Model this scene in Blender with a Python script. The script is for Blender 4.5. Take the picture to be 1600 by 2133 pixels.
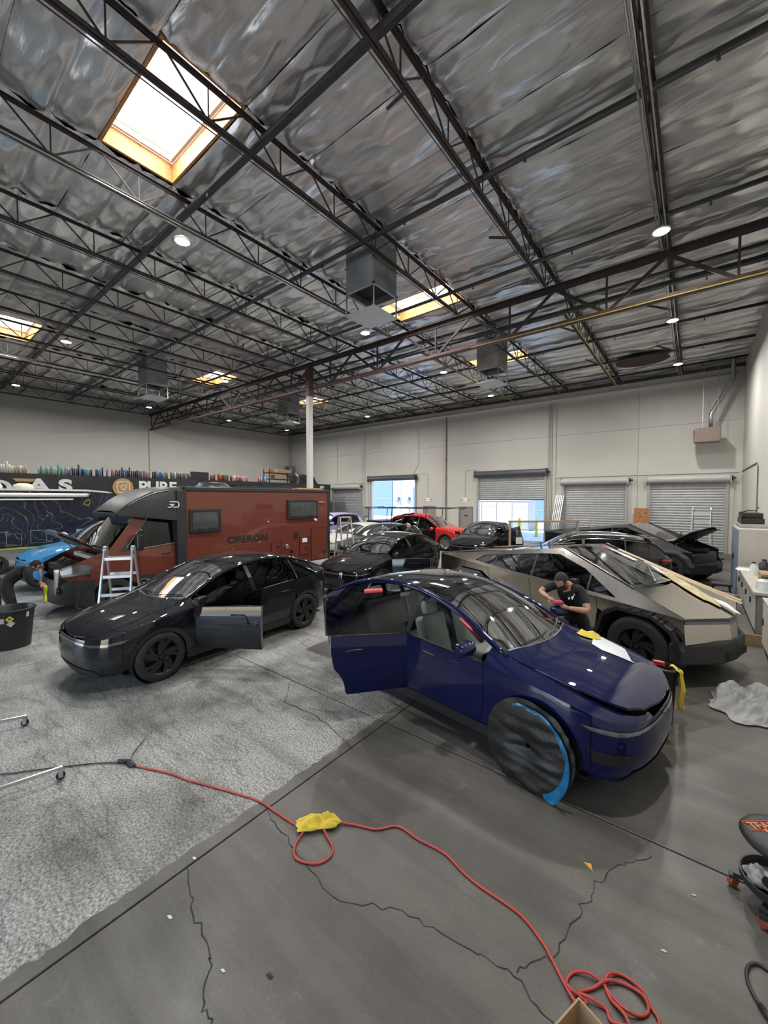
import bpy, bmesh, math, random
from mathutils import Vector, Matrix, noise, Euler
from mathutils.geometry import delaunay_2d_cdt
for o in list(bpy.data.objects): bpy.data.objects.remove(o)
S = bpy.context.scene
C = S.collection
rnd = random.Random(7)
PI = math.pi
# ------------------------------------------------------------------ camera, world, exposure
cam = bpy.data.cameras.new('camera'); co = bpy.data.objects.new('camera', cam); C.objects.link(co)
cam.sensor_fit = 'HORIZONTAL'; cam.sensor_width = 36; cam.lens = 820/1600*36
cam.clip_start = .05; cam.clip_end = 400
co.location = (0, 0, 2.7)
co.rotation_euler = (math.radians(90-2.05), 0, math.radians(38.3))
S.camera = co
S.view_settings.view_transform = 'Standard'; S.view_settings.look = 'None'
S.view_settings.gamma = 1; S.view_settings.use_curve_mapping = False
S.view_settings.exposure = 0.38
S.cycles.sample_clamp_indirect = 1.2; S.cycles.caustics_reflective = False; S.cycles.caustics_refractive = False; S.cycles.blur_glossy = 3.0
W = bpy.data.worlds.new('world'); S.world = W; W.use_nodes = True
_n = W.node_tree.nodes; _bg = _n['Background']
_sky = _n.new('ShaderNodeTexSky')
try: _sky.sky_type = 'NISHITA'
except Exception: pass
try:
    _sky.sun_disc = False; _sky.sun_elevation = math.radians(50); _sky.sun_rotation = math.radians(200)
except Exception: pass
W.node_tree.links.new(_sky.outputs[0], _bg.inputs[0]); _bg.inputs[1].default_value = 0.8
sun = bpy.data.lights.new('sun', 'SUN'); sun.energy = 11.0; sun.angle = math.radians(2); sun.color = (1, .96, .9)
so = bpy.data.objects.new('sun', sun); C.objects.link(so); so.rotation_euler = (math.radians(38), 0, math.radians(-28))
LAMP_W, SKY_W, LAMP_E, SKY_E = 185.0, 110.0, 22.0, 1.25
DOOR_W = 380.0

# ------------------------------------------------------------------ materials
_M = {}
def _new(name):
    m = bpy.data.materials.new(name); m.use_nodes = True
    nt = m.node_tree; b = nt.nodes['Principled BSDF']; return m, nt, b
def _noise(nt, scale, detail=4, rough=.55, coord='Object', mp=None):
    tc = nt.nodes.new('ShaderNodeTexCoord'); n = nt.nodes.new('ShaderNodeTexNoise')
    n.inputs['Scale'].default_value = scale; n.inputs['Detail'].default_value = detail; n.inputs['Roughness'].default_value = rough
    src = tc.outputs[coord]
    if coord == 'World':
        pass
    if mp:
        m = nt.nodes.new('ShaderNodeMapping'); m.inputs['Scale'].default_value = mp
        nt.links.new(src, m.inputs[0]); src = m.outputs[0]
    nt.links.new(src, n.inputs['Vector']); return n
def _ramp(nt, fac, stops):
    r = nt.nodes.new('ShaderNodeValToRGB'); e = r.color_ramp.elements
    while len(e) < len(stops): e.new(.5)
    for i, (p, c) in enumerate(stops):
        e[i].position = p; e[i].color = (*c, 1) if len(c) == 3 else c
    nt.links.new(fac, r.inputs[0]); return r
def mat(name, col=(.5,.5,.5), rough=.5, metal=0., var=.12, vs=6., bump=0., bs=60., coat=0., emit=0., spec=None, trans=0., mp=None, alpha=1., sheen=0.):
    if name in _M: return _M[name]
    m, nt, b = _new(name)
    b.inputs['Roughness'].default_value = rough; b.inputs['Metallic'].default_value = metal
    n = _noise(nt, vs, mp=mp)
    lo = tuple(max(0, c*(1-var)) for c in col); hi = tuple(min(1, c*(1+var)) for c in col)
    r = _ramp(nt, n.outputs[0], [(.3, lo), (.7, hi)])
    nt.links.new(r.outputs[0], b.inputs['Base Color'])
    if coat: b.inputs['Coat Weight'].default_value = coat; b.inputs['Coat Roughness'].default_value = .03
    if spec is not None: b.inputs['Specular IOR Level'].default_value = spec
    if trans: b.inputs['Transmission Weight'].default_value = trans
    if sheen: b.inputs['Sheen Weight'].default_value = sheen
    if alpha < 1: b.inputs['Alpha'].default_value = alpha
    if emit: b.inputs['Emission Color'].default_value = (*col, 1); b.inputs['Emission Strength'].default_value = emit
    if bump:
        n2 = _noise(nt, bs, mp=mp); bp = nt.nodes.new('ShaderNodeBump'); bp.inputs['Strength'].default_value = bump; bp.inputs['Distance'].default_value = .02
        nt.links.new(n2.outputs[0], bp.inputs['Height']); nt.links.new(bp.outputs[0], b.inputs['Normal'])
    _M[name] = m; return m
def paint(name, col, flake=.3, rough=.25):
    """clear-coated car paint with a fine metallic flake"""
    if name in _M: return _M[name]
    m, nt, b = _new(name)
    n = _noise(nt, 900, 2); r = _ramp(nt, n.outputs[0], [(.35, tuple(c*(1-flake) for c in col)), (.7, tuple(min(1, c*(1+flake)) for c in col))])
    nt.links.new(r.outputs[0], b.inputs['Base Color'])
    b.inputs['Metallic'].default_value = 0; b.inputs['Roughness'].default_value = .6; b.inputs['Specular IOR Level'].default_value = .05
    b.inputs['Coat Weight'].default_value = 1; b.inputs['Coat Roughness'].default_value = .02
    _M[name] = m; return m
def glass(name, tint=(.5,.55,.55), rough=.02, ior=1.5):
    """thin sheet glass: tinted pass-through and fresnel reflection"""
    if name in _M: return _M[name]
    m = bpy.data.materials.new(name); m.use_nodes = True; nt = m.node_tree; nt.nodes.clear()
    out = nt.nodes.new('ShaderNodeOutputMaterial'); mx = nt.nodes.new('ShaderNodeMixShader')
    tr = nt.nodes.new('ShaderNodeBsdfTransparent'); gl = nt.nodes.new('ShaderNodeBsdfGlossy'); fr = nt.nodes.new('ShaderNodeFresnel')
    tc = nt.nodes.new('ShaderNodeTexCoord'); nz = nt.nodes.new('ShaderNodeTexNoise'); nz.inputs['Scale'].default_value = 3
    nt.links.new(tc.outputs['Object'], nz.inputs['Vector'])
    rr = _ramp(nt, nz.outputs[0], [(.3, tuple(c*.94 for c in tint)), (.7, tint)])
    nt.links.new(rr.outputs[0], tr.inputs[0]); gl.inputs['Roughness'].default_value = rough; gl.inputs['Color'].default_value = (.9,.92,.95,1)
    fr.inputs[0].default_value = ior
    nt.links.new(fr.outputs[0], mx.inputs[0]); nt.links.new(tr.outputs[0], mx.inputs[1]); nt.links.new(gl.outputs[0], mx.inputs[2]); nt.links.new(mx.outputs[0], out.inputs[0])
    _M[name] = m; return m

def floor_material():
    m, nt, b = _new('shop_floor'); L = nt.links; N = nt.nodes
    geo = N.new('ShaderNodeNewGeometry'); sep = N.new('ShaderNodeSeparateXYZ'); L.new(geo.outputs['Position'], sep.inputs[0])
    def noi(scale, det=5, mp=(1,1,1), rough=.6):
        mpn = N.new('ShaderNodeMapping'); mpn.inputs['Scale'].default_value = mp; L.new(geo.outputs['Position'], mpn.inputs[0])
        n = N.new('ShaderNodeTexNoise'); n.inputs['Scale'].default_value = scale; n.inputs['Detail'].default_value = det; n.inputs['Roughness'].default_value = rough
        L.new(mpn.outputs[0], n.inputs['Vector']); return n.outputs[0]
    def math_(op, a, c):
        k = N.new('ShaderNodeMath'); k.operation = op
        for i, v in enumerate((a, c)):
            if isinstance(v, (int, float)): k.inputs[i].default_value = v
            else: L.new(v, k.inputs[i])
        return k.outputs[0]
    def mix(f, a, c, mode='MIX'):
        k = N.new('ShaderNodeMix'); k.data_type = 'RGBA'; k.blend_type = mode
        for i, v in ((0, f), (6, a), (7, c)):
            if isinstance(v, (int, float)): k.inputs[i].default_value = v
            elif isinstance(v, tuple): k.inputs[i].default_value = (*v, 1)
            else: L.new(v, k.inputs[i])
        return k.outputs[2]
    # bare concrete: clouds, rubber streaks along X, pale scuffs
    dark = _ramp(nt, noi(.9, 7), [(.3, (.092,.085,.075)), (.5, (.128,.119,.106)), (.72, (.168,.158,.142))]).outputs[0]
    streak = _ramp(nt, noi(1.0, 4, (.18, 3.2, 1)), [(.38, (.62,.62,.62)), (.56, (1,1,1))]).outputs[0]
    dark = mix(.75, dark, streak, 'MULTIPLY')
    scuff = _ramp(nt, noi(2.6, 9, (1,1,1), .75), [(.60, (0,0,0)), (.74, (.5,.5,.5))]).outputs[0]
    dark = mix(scuff, dark, (.26,.25,.235))
    spots = _ramp(nt, noi(1.7, 3), [(.69, (0,0,0)), (.74, (.7,.7,.7))]).outputs[0]
    dark = mix(spots, dark, (.045,.043,.04))
    grain = _ramp(nt, noi(55, 3), [(.3, (.86,.86,.86)), (.7, (1.06,1.06,1.06))]).outputs[0]
    dark = mix(1, dark, grain, 'MULTIPLY')
    # worn pale floor coating: coarse speckle, scratches, grey traffic wear
    spk = _ramp(nt, noi(48, 4, (1,1,1), .75), [(.38, (.125,.121,.112)), (.50, (.31,.305,.288)), (.62, (.51,.505,.48))]).outputs[0]
    wear = _ramp(nt, noi(.75, 8, (1,1,1), .62), [(.36, (.36,.35,.33)), (.56, (1,1,1))]).outputs[0]
    lite = mix(.9, spk, wear, 'MULTIPLY')
    sw = _ramp(nt, noi(1.3, 6, (.35, 2.2, 1)), [(.34, (.58,.57,.56)), (.5, (1,1,1))]).outputs[0]
    lite = mix(.7, lite, sw, 'MULTIPLY')
    for ang, sc, th in ((.5, .9, .006), (-.9, .7, .005), (1.35, .8, .005), (.1, 1.3, .004), (2.3, 1.1, .004)):
        mpn = N.new('ShaderNodeMapping'); mpn.inputs['Rotation'].default_value = (0,0,ang); mpn.inputs['Scale'].default_value = (.3,1,1); L.new(geo.outputs['Position'], mpn.inputs[0])
        v = N.new('ShaderNodeTexNoise'); v.inputs['Scale'].default_value = sc; v.inputs['Detail'].default_value = 4; L.new(mpn.outputs[0], v.inputs['Vector'])
        d = math_('ABSOLUTE', math_('SUBTRACT', v.outputs[0], .5), 0)
        s = _ramp(nt, d, [(0, (.35,.34,.33)), (th, (1,1,1))]).outputs[0]
        lite = mix(.45, lite, s, 'MULTIPLY')
    # the coating stops at a ragged straight line and leaves a bare bay further back
    edge = math_('MULTIPLY', math_('SUBTRACT', noi(6, 6), .5), .16)
    a = math_('LESS_THAN', math_('ADD', sep.outputs[0], edge), -2.98)
    c1 = math_('GREATER_THAN', math_('ADD', sep.outputs[0], edge), -5.42); c2 = math_('GREATER_THAN', math_('ADD', sep.outputs[1], edge), 4.57)
    a = math_('MULTIPLY', a, math_('SUBTRACT', 1, math_('MULTIPLY', c1, c2)))
    col = mix(a, dark, lite)
    L.new(col, b.inputs['Base Color'])
    rg = _ramp(nt, noi(1.2, 5), [(.3, (.34,)*3), (.7, (.62,)*3)]).outputs[0]; L.new(rg, b.inputs['Roughness'])
    b.inputs['Specular IOR Level'].default_value = .35
    bp = N.new('ShaderNodeBump'); bp.inputs['Strength'].default_value = .25; bp.inputs['Distance'].default_value = .004
    L.new(noi(40, 5), bp.inputs['Height']); L.new(bp.outputs[0], b.inputs['Normal'])
    return m
def foil_material():
    m, nt, b = _new('foil_insulation')
    b.inputs['Metallic'].default_value = .85; b.inputs['Specular IOR Level'].default_value = .5
    n = _noise(nt, 1.2, 6, .6); r = _ramp(nt, n.outputs[0], [(.3, (.84,.85,.86)), (.7, (.95,.955,.96))]); nt.links.new(r.outputs[0], b.inputs['Base Color'])
    b.inputs['Roughness'].default_value = .30
    na = _noise(nt, 3.0, 4, .55, mp=(.5, 2.6, 1)); na.inputs['Distortion'].default_value = .5
    nb = _noise(nt, 7, 2, .5, mp=(.5, 1.4, 1))
    ad = nt.nodes.new('ShaderNodeMath'); ad.operation = 'MULTIPLY_ADD'; ad.inputs[1].default_value = .25; nt.links.new(nb.outputs[0], ad.inputs[0]); nt.links.new(na.outputs[0], ad.inputs[2])
    bp = nt.nodes.new('ShaderNodeBump'); bp.inputs['Strength'].default_value = .28; bp.inputs['Distance'].default_value = .05
    nt.links.new(ad.outputs[0], bp.inputs['Height']); nt.links.new(bp.outputs[0], b.inputs['Normal'])
    return m
M_FLOOR = floor_material(); M_FOIL = foil_material()
WALL = mat('painted_wall', (.63,.615,.565), .7, var=.045, vs=.5, bump=.08, bs=9)
STEEL = mat('primer_steel', (.040,.028,.027), .55, var=.3, vs=8)
STEEL2 = mat('oxide_steel', (.085,.042,.034), .5, var=.3, vs=5)
BLACKPIPE = mat('black_pipe', (.035,.038,.042), .42, var=.25, vs=9)
GALV = mat('galvanised', (.50,.52,.54), .3, .9, var=.15, vs=14)
CHROME = mat('bright_conduit', (.78,.79,.80), .18, 1., var=.06)
SHEET = mat('duct_sheet', (.30,.32,.33), .36, .75, var=.18, vs=2)
SHEETL = mat('diffuser_sheet', (.72,.74,.75), .4, .3, var=.06, vs=2)
WOOD = mat('pine_curb', (.56,.27,.085), .6, var=.35, vs=5, mp=(1,8,8), bump=.15, bs=20)
WHITE = mat('white_paint', (.80,.79,.76), .5, var=.05)
CREAM = mat('skylight_flange', (.78,.75,.64), .5, var=.05)
YEL = mat('yellow_edge', (.62,.60,.10), .55, var=.15)
SLAT = mat('shutter_grey', (.40,.41,.42), .42, .35, var=.1, vs=3)
SLATD = mat('shutter_hood', (.10,.11,.12), .45, .3, var=.1)
SLATL = mat('shutter_hood_pale', (.56,.56,.55), .5, .1, var=.08)
RUBBER = mat('rubber', (.018,.018,.019), .7, var=.2, vs=20)
PLASTIC = mat('black_plastic', (.022,.022,.024), .45, var=.2, vs=20)
DARK = mat('dark_void', (.012,.012,.013), .8, var=.2)

# ------------------------------------------------------------------ mesh builder
class MB:
    def __init__(s): s.v = []; s.f = []; s.m = []; s.mi = 0
    def add(s, vs, fs):
        b = len(s.v); s.v += [tuple(p) for p in vs]
        for f in fs: s.f.append(tuple(b+i for i in f)); s.m.append(s.mi)
        return s
    def box(s, c, d, rz=0, M=None):
        hx, hy, hz = d[0]/2, d[1]/2, d[2]/2; R = Matrix.Rotation(rz, 3, 'Z')
        vs = [R @ Vector((x*hx, y*hy, z*hz)) + Vector(c) for z in (-1,1) for y in (-1,1) for x in (-1,1)]
        if M: vs = [M @ p for p in vs]
        return s.add(vs, [(0,2,3,1),(4,5,7,6),(0,1,5,4),(2,6,7,3),(0,4,6,2),(1,3,7,5)])
    def bb(s, x0, x1, y0, y1, z0, z1): return s.box(((x0+x1)/2,(y0+y1)/2,(z0+z1)/2), (x1-x0,y1-y0,z1-z0))
    def beam(s, a, b, w, h=None, up=(0,0,1)):
        a, b = Vector(a), Vector(b); d = (b-a).normalized(); u = Vector(up)
        if abs(d.dot(u)) > .97: u = Vector((1,0,0))
        x = d.cross(u).normalized(); y = x.cross(d); h = h or w
        vs = [p + x*sx*w/2 + y*sy*h/2 for p in (a,b) for sx,sy in ((-1,-1),(1,-1),(1,1),(-1,1))]
        return s.add(vs, [(0,3,2,1),(4,5,6,7),(0,1,5,4),(1,2,6,5),(2,3,7,6),(3,0,4,7)])
    def tube(s, pts, r, n=8, closed=False, cap=True):
        pts = [Vector(p) for p in pts]; k = len(pts); b = len(s.v); prev = None
        rr = r if hasattr(r, '__len__') else [r]*k
        for i, p in enumerate(pts):
            d = (pts[(i+1) % k] - pts[i-1]) if closed else (pts[min(i+1,k-1)] - pts[max(i-1,0)])
            if d.length < 1e-9: d = Vector((0,0,1))
            d.normalize()
            u = prev if prev is not None else (Vector((0,0,1)) if abs(d.z) < .9 else Vector((1,0,0)))
            x = d.cross(u)
            if x.length < 1e-4: x = d.cross(Vector((0,1,0)))
            x.normalize(); y = x.cross(d); prev = y
            for j in range(n):
                a = 2*PI*j/n; s.v.append(tuple(p + (x*math.cos(a) + y*math.sin(a))*rr[i]))
        for i in range(k if closed else k-1):
            i2 = (i+1) % k
            for j in range(n):
                s.f.append((b+i*n+j, b+i*n+(j+1)%n, b+i2*n+(j+1)%n, b+i2*n+j)); s.m.append(s.mi)
        if cap and not closed:
            s.f.append(tuple(b+j for j in reversed(range(n)))); s.m.append(s.mi)
            s.f.append(tuple(b+(k-1)*n+j for j in range(n))); s.m.append(s.mi)
        return s
    def cyl(s, a, b, r, n=16, r2=None): return s.tube([a, b], [r, r2 if r2 is not None else r], n)
    def lathe(s, prof, n=24, c=(0,0,0), axis='z', M=None, arc=2*PI):
        b = len(s.v); c = Vector(c); full = abs(arc-2*PI) < 1e-6; nn = n if full else n+1
        for (r, h) in prof:
            for j in range(nn):
                a = arc*j/n; p = Vector((r*math.cos(a), r*math.sin(a), h))
                if axis == 'y': p = Vector((p.x, p.z, -p.y))
                elif axis == 'x': p = Vector((p.z, p.x, p.y))
                p = p + c
                if M: p = M @ p
                s.v.append(tuple(p))
        for i in range(len(prof)-1):
            for j in range(n):
                j2 = (j+1) % nn if full else j+1
                s.f.append((b+i*nn+j, b+i*nn+j2, b+(i+1)*nn+j2, b+(i+1)*nn+j)); s.m.append(s.mi)
        return s
    def prism(s, poly, lo, hi, axis='z', M=None):
        """extrude a 2-D outline; axis z: (x,y)->z, y: (x,z)->y, x: (y,z)->x"""
        def P(p, h):
            q = Vector((p[0],p[1],h)) if axis == 'z' else Vector((p[0],h,p[1])) if axis == 'y' else Vector((h,p[0],p[1]))
            return M @ q if M else q
        n = len(poly); vs = [P(p, lo) for p in poly] + [P(p, hi) for p in poly]
        ar = sum(poly[i][0]*poly[(i+1)%n][1] - poly[(i+1)%n][0]*poly[i][1] for i in range(n))
        rev = (ar < 0) ^ (axis == 'y')
        fs = [tuple(range(n))[::-1], tuple(range(n, 2*n))] + [(i, (i+1)%n, n+(i+1)%n, n+i) for i in range(n)]
        if rev: fs = [f[::-1] for f in fs]
        return s.add(vs, fs)
    def grid(s, fn, nu, nv, flip=False):
        b = len(s.v)
        for i in range(nu+1):
            for j in range(nv+1): s.v.append(tuple(fn(i/nu, j/nv)))
        for i in range(nu):
            for j in range(nv):
                q = (b+i*(nv+1)+j, b+(i+1)*(nv+1)+j, b+(i+1)*(nv+1)+j+1, b+i*(nv+1)+j+1)
                s.f.append(q[::-1] if flip else q); s.m.append(s.mi)
        return s
    def mesh(s, name, mats, smooth=False):
        me = bpy.data.meshes.new(name); me.from_pydata(s.v, [], s.f)
        for m in (mats if isinstance(mats, (list, tuple)) else [mats]): me.materials.append(m)
        if isinstance(mats, (list, tuple)) and len(mats) > 1: me.polygons.foreach_set('material_index', s.m)
        if smooth: me.polygons.foreach_set('use_smooth', [True]*len(me.polygons))
        me.update(); return me
    def build(s, name, mats, parent=None, smooth=False, bevel=0, loc=None, rot=None, sharp=None):
        me = s.mesh(name, mats, smooth)
        if sharp:
            try: me.set_sharp_from_angle(angle=math.radians(sharp))
            except Exception: pass
        o = link(name, me, parent)
        if loc: o.location = loc
        if rot: o.rotation_euler = rot
        if bevel:
            md = o.modifiers.new('bevel', 'BEVEL'); md.width = bevel; md.segments = 2; md.limit_method = 'ANGLE'
        return o
def link(name, data, parent=None, loc=None, rot=None, scale=None):
    o = bpy.data.objects.new(name, data); C.objects.link(o)
    if parent: o.parent = parent
    if loc: o.location = loc
    if rot: o.rotation_euler = rot
    if scale: o.scale = scale
    return o
def tag(o, label, cat, group=None, kind=None):
    o['label'] = label; o['category'] = cat
    if group: o['group'] = group
    if kind: o['kind'] = kind
    return o
def thing(name, label, cat, loc=(0,0,0), rz=0, group=None):
    o = link(name, None, None, loc, (0,0,rz)); o.empty_display_size = .2
    return tag(o, label, cat, group)
def struct(o, label=None):
    o['kind'] = 'structure'
    if label: o['label'] = label
    return o
def copy_tree(o, parent=None):
    c = o.copy(); C.objects.link(c); c.parent = parent
    for ch in o.children: copy_tree(ch, c)
    return c
ORD = ['first','second','third','fourth','fifth','sixth','seventh','eighth','ninth','tenth','eleventh','twelfth','thirteenth','fourteenth','fifteenth','sixteenth','seventeenth','eighteenth','nineteenth','twentieth','twenty-first','twenty-second','twenty-third','twenty-fourth','twenty-fifth','twenty-sixth','twenty-seventh','twenty-eighth','twenty-ninth','thirtieth']
UNIT = MB().box((0,0,0),(1,1,1)).mesh('unit_bar', STEEL)
def unit_bar(name, a, b, w, parent, h=None, mesh=None):
    """a shared box mesh stretched from a to b"""
    a, b = Vector(a), Vector(b); d = b-a; L = d.length; z = d/L
    u = Vector((1,0,0)) if abs(z.x) < .9 else Vector((0,1,0))
    x = u - z*u.dot(z); x.normalize(); y = z.cross(x)
    R = Matrix((x, y, z)).transposed().to_4x4()
    o = link(name, mesh or UNIT, parent)
    o.matrix_local = Matrix.Translation((a+b)/2) @ R @ Matrix.Diagonal((w, h or w, L, 1))
    return o
def light(name, kind, parent, loc, energy, size, size_y=None, color=(1,1,1), rot=(0,0,0), spread=None):
    l = bpy.data.lights.new(name, kind); l.energy = energy; l.color = color
    if kind == 'AREA':
        l.shape = 'RECTANGLE' if size_y else 'DISK'; l.size = size
        if size_y: l.size_y = size_y
        if spread: l.spread = spread
    o = bpy.data.objects.new(name, l); C.objects.link(o); o.parent = parent; o.location = loc; o.rotation_euler = rot
    return o

# ------------------------------------------------------------------ room shell
XL, XR, YB, YF, ZC = -31.6, 1.72, 25.0, -5.4, 9.2
fl = struct(link('floor', None), 'bare grey concrete floor with a worn pale coating on its left part')
jx = [XL, -25.0, -19.5, -14.0, -8.42, -2.86, XR+.01]; jy = [YF, -2.0, 3.66, 9.3, 15.0, 20.4, YB]
for i in range(len(jx)-1):
    for j in range(len(jy)-1):
        MB().bb(jx[i]+.007, jx[i+1]-.007, jy[j]+.006, jy[j+1]-.006, -.15, 0).build('slab', M_FLOOR, fl, bevel=.006)
MB().bb(XL, XR, YF, YB, -.2, -.022).build('joint_filler', DARK, fl)
def ribbon(pts, w, z=.0025, jit=.011, seed=0, sub=7):
    r = random.Random(seed); out = []
    for i in range(len(pts)-1):
        a, b = Vector(pts[i]), Vector(pts[i+1])
        for k in range(sub):
            p = a.lerp(b, k/sub); out.append(p + Vector((r.gauss(0,jit), r.gauss(0,jit))))
    out.append(Vector(pts[-1])); m = MB(); vs = []
    for i, p in enumerate(out):
        d = (out[min(i+1,len(out)-1)] - out[max(i-1,0)]).normalized(); n = Vector((-d.y, d.x)); ww = w*r.uniform(.4,1.3)*.5
        vs += [(p.x+n.x*ww, p.y+n.y*ww, z), (p.x-n.x*ww, p.y-n.y*ww, z)]
    return m.add(vs, [(2*i, 2*i+1, 2*i+3, 2*i+2) for i in range(len(out)-1)])
CRK = mat('crack_dirt', (.028,.027,.025), .9, var=.3)
for i, (pts, w) in enumerate([
    ([(-2.86,1.30),(-2.55,1.18),(-2.19,1.12),(-1.98,.96),(-1.80,.93),(-1.6,.85)], .007),
    ([(-2.86,1.98),(-2.55,1.9),(-2.13,1.83),(-1.85,1.80),(-1.45,2.02),(-1.05,2.08),(-.76,2.14),(-.55,2.06),(-.42,1.98)], .007),
    ([(-.76,2.16),(-.60,2.36),(-.52,2.7),(-.48,3.0),(-.35,3.3),(-.2,3.5)], .007),
    ([(-4.6,3.6),(-4.2,3.2),(-3.6,3.25),(-2.86,3.05)], .008)]):
    ribbon(pts, w, seed=i).build('crack', CRK, fl)

# ceiling: foil-faced insulation sheets, one per roof bay and panel, sagging between the steel
JX = [-.66-2.66*k for k in range(12)]
PY = 1.34; Y0 = 2.56
SKY = [(2, 0), (2, 6), (2, 11), (7, 0), (7, 6), (7, 11)]       # (bay, panel) left open for skylights
cl = struct(link('ceiling', None), 'silver foil insulation sheets wrinkled between dark roof steel')
edges = [XR+.02] + JX + [XL]
def ceil_z(x, y, x0, x1, y0, y1, sd):
    u = (x-x0)/(x1-x0); v = (y-y0)/(y1-y0); v = (2*v) % 1.0 if v < .9999 else 1.0
    e = min(u, 1-u, .5)*2; ev = min(v, 1-v)
    sag = .055*(1-(2*v-1)**2)*(.5+.5*e) + .03*(1-(2*u-1)**4)
    w = noise.noise(Vector((x*.55, y*2.3, sd))) * .045 + noise.noise(Vector((x*1.5+y*.8, y*4.6-x*.5, sd+9)))*.026
    w += noise.noise(Vector((x*1.3+.4*y, y*10-x*1.2, sd+17)))*.009 + noise.noise(Vector((x*2.6-.9*y, y*6+x*1.1, sd+23)))*.009
    w += (1-abs(noise.noise(Vector((x*.8+1.7*y, y*1.9-.6*x, sd+3)))))**4 * .042 + (1-abs(noise.noise(Vector((x*1.1-1.2*y, y*3.4+.5*x, sd+31)))))**6*.022
    fold = .05*math.exp(-((min(u,1-u)*(x1-x0))/.22)**2) * (.4+noise.noise(Vector((y*2.6, sd, x0))))
    return ZC - sag - w*(.25+.75*min(1, ev*7)) - fold*min(1, ev*9)
for b in range(len(edges)-1):
    x1, x0 = edges[b], edges[b+1]
    for p in range(-6, 17):
        y0 = Y0+p*PY; y1 = min(y0+PY, YB)
        if (b-1, p) in [(q, r) for q, r in SKY] or y0 >= YB-.05: continue
        near = 1 if (-1 <= p <= 9 and b <= 5) else 0
        nu, nv = (30, 34) if near else (14, 14)
        sd = rnd.uniform(0, 50)
        s = MB().grid(lambda u, v: (x0+.01+(x1-x0-.02)*u, y0+.003+(y1-y0-.006)*v, ceil_z(x0+(x1-x0)*u, y0+(y1-y0)*v, x0, x1, y0, y1, sd)), nu, nv, flip=True)
        s.build('insulation_sheet', M_FOIL, cl, smooth=True)
MB().bb(XL-.2, XR+.2, YF-.2, YB+.2, ZC+.32, ZC+.4).build('roof_deck', DARK, cl) if False else None
# a gap torn in the insulation shows brown deck near the far right end
MB().lathe([(0,0),(.5,0),(.5,.012)], 28).build('bare_deck', mat('bare_deck', (.055,.030,.022), .8, var=.3, vs=3), cl, loc=(-2.05,21.7,8.98)).scale = (2.1,1.7,1)
# plywood deck above the sheets, open at the skylights
dk = MB()
for b in range(len(edges)-1):
    x1, x0 = edges[b], edges[b+1]; ys = [YF-.2]
    for q, p in sorted(SKY):
        if q == b-1: ys += [Y0+p*PY, Y0+p*PY+PY]
    ys.append(YB+.2)
    for i in range(0, len(ys), 2): dk.bb(x0, x1, ys[i], ys[i+1], ZC+.10, ZC+.2)
dk.build('roof_deck', DARK, cl)
# loose seam tape flaps and tears
TAPE = mat('seam_tape', (.62,.63,.64), .3, .8, var=.1)
for i in range(70):
    b = rnd.randrange(0, 8); p = rnd.randrange(0, 14)
    if (b-1, p) in SKY or (b-1, p-1) in SKY: continue
    x0, x1 = edges[b+1], edges[b]; xa = rnd.uniform(x0+.2, x1-1.0); y = Y0+p*PY; ln = rnd.uniform(.5, 1.6)
    ln = min(ln, x1-.1-xa); n = 10; vs = []
    for k in range(n+1):
        x = xa+ln*k/n; dz = rnd.uniform(0, .012); vs += [(x, y-.025, ZC-.014-dz), (x, y+.025, ZC-.02-dz)]
    MB().add(vs, [(2*k, 2*k+1, 2*k+3, 2*k+2) for k in range(n)]).build('seam_tape', TAPE, cl)

# walls
wb = struct(link('wall_back', None), 'cream painted tilt-up concrete wall with roll-up doors')
OPEN = [(-25.52,-22.23,0,3.5), (-21.0,-16.72,0,4.1), (-11.53,-7.23,0,4.12), (-6.07,-2.99,0,3.5), (-1.86,1.14,0,3.5), (-16.0,-14.92,0,2.1), (-13.03,-11.95,0,2.1)]
VJ = [XL-.2, -30.0, -21.9, -14.3, -6.8, -2.44, XR+.2]; HJ = [0, 6.4, ZC+.1]
def wall_rects(x0, x1, z0, z1, ops):
    xs = sorted({x0, x1} | {v for o in ops for v in o[:2] if x0 < v < x1}); out = []
    for i in range(len(xs)-1):
        c = (xs[i]+xs[i+1])/2; top = [o for o in ops if o[0] < c < o[1]]
        zs = z0
        if top and top[0][3] > z0: zs = min(z1, top[0][3])
        if zs < z1: out.append((xs[i], xs[i+1], zs, z1))
    return out
for i in range(len(VJ)-1):
    for j in range(2):
        m = MB()
        for (a, b, c, d) in wall_rects(VJ[i]+.008, VJ[i+1]-.008, HJ[j]+(.008 if j else 0), HJ[j+1]-.008, OPEN): m.bb(a, b, YB, YB+.22, c, d)
        m.build('wall_panel', WALL, wb)
mj = MB()
for x in VJ[1:-1]: mj.bb(x-.02, x+.02, YB+.025, YB+.19, 3.6 if not any(a-.1 < x < b+.1 for a,b,_,_ in OPEN) else 4.2, ZC+.1)
for k in range(len(VJ)-1): mj.bb(VJ[k]+.02, VJ[k+1]-.02, YB+.025, YB+.19, 6.38, 6.42)
mj.build('joint_sealant', mat('joint_sealant', (.40,.39,.36), .8), wb)
struct(MB().bb(XL-.25, XL, YF-.2, YB+.2, 0, ZC+.1).build('wall_left', WALL), 'plain cream wall behind the vinyl roll shelf')
struct(MB().bb(XR, XR+.25, YF-.2, YB+.2, 0, ZC+.1).build('wall_right', WALL), 'cream side wall at the right edge')
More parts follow.
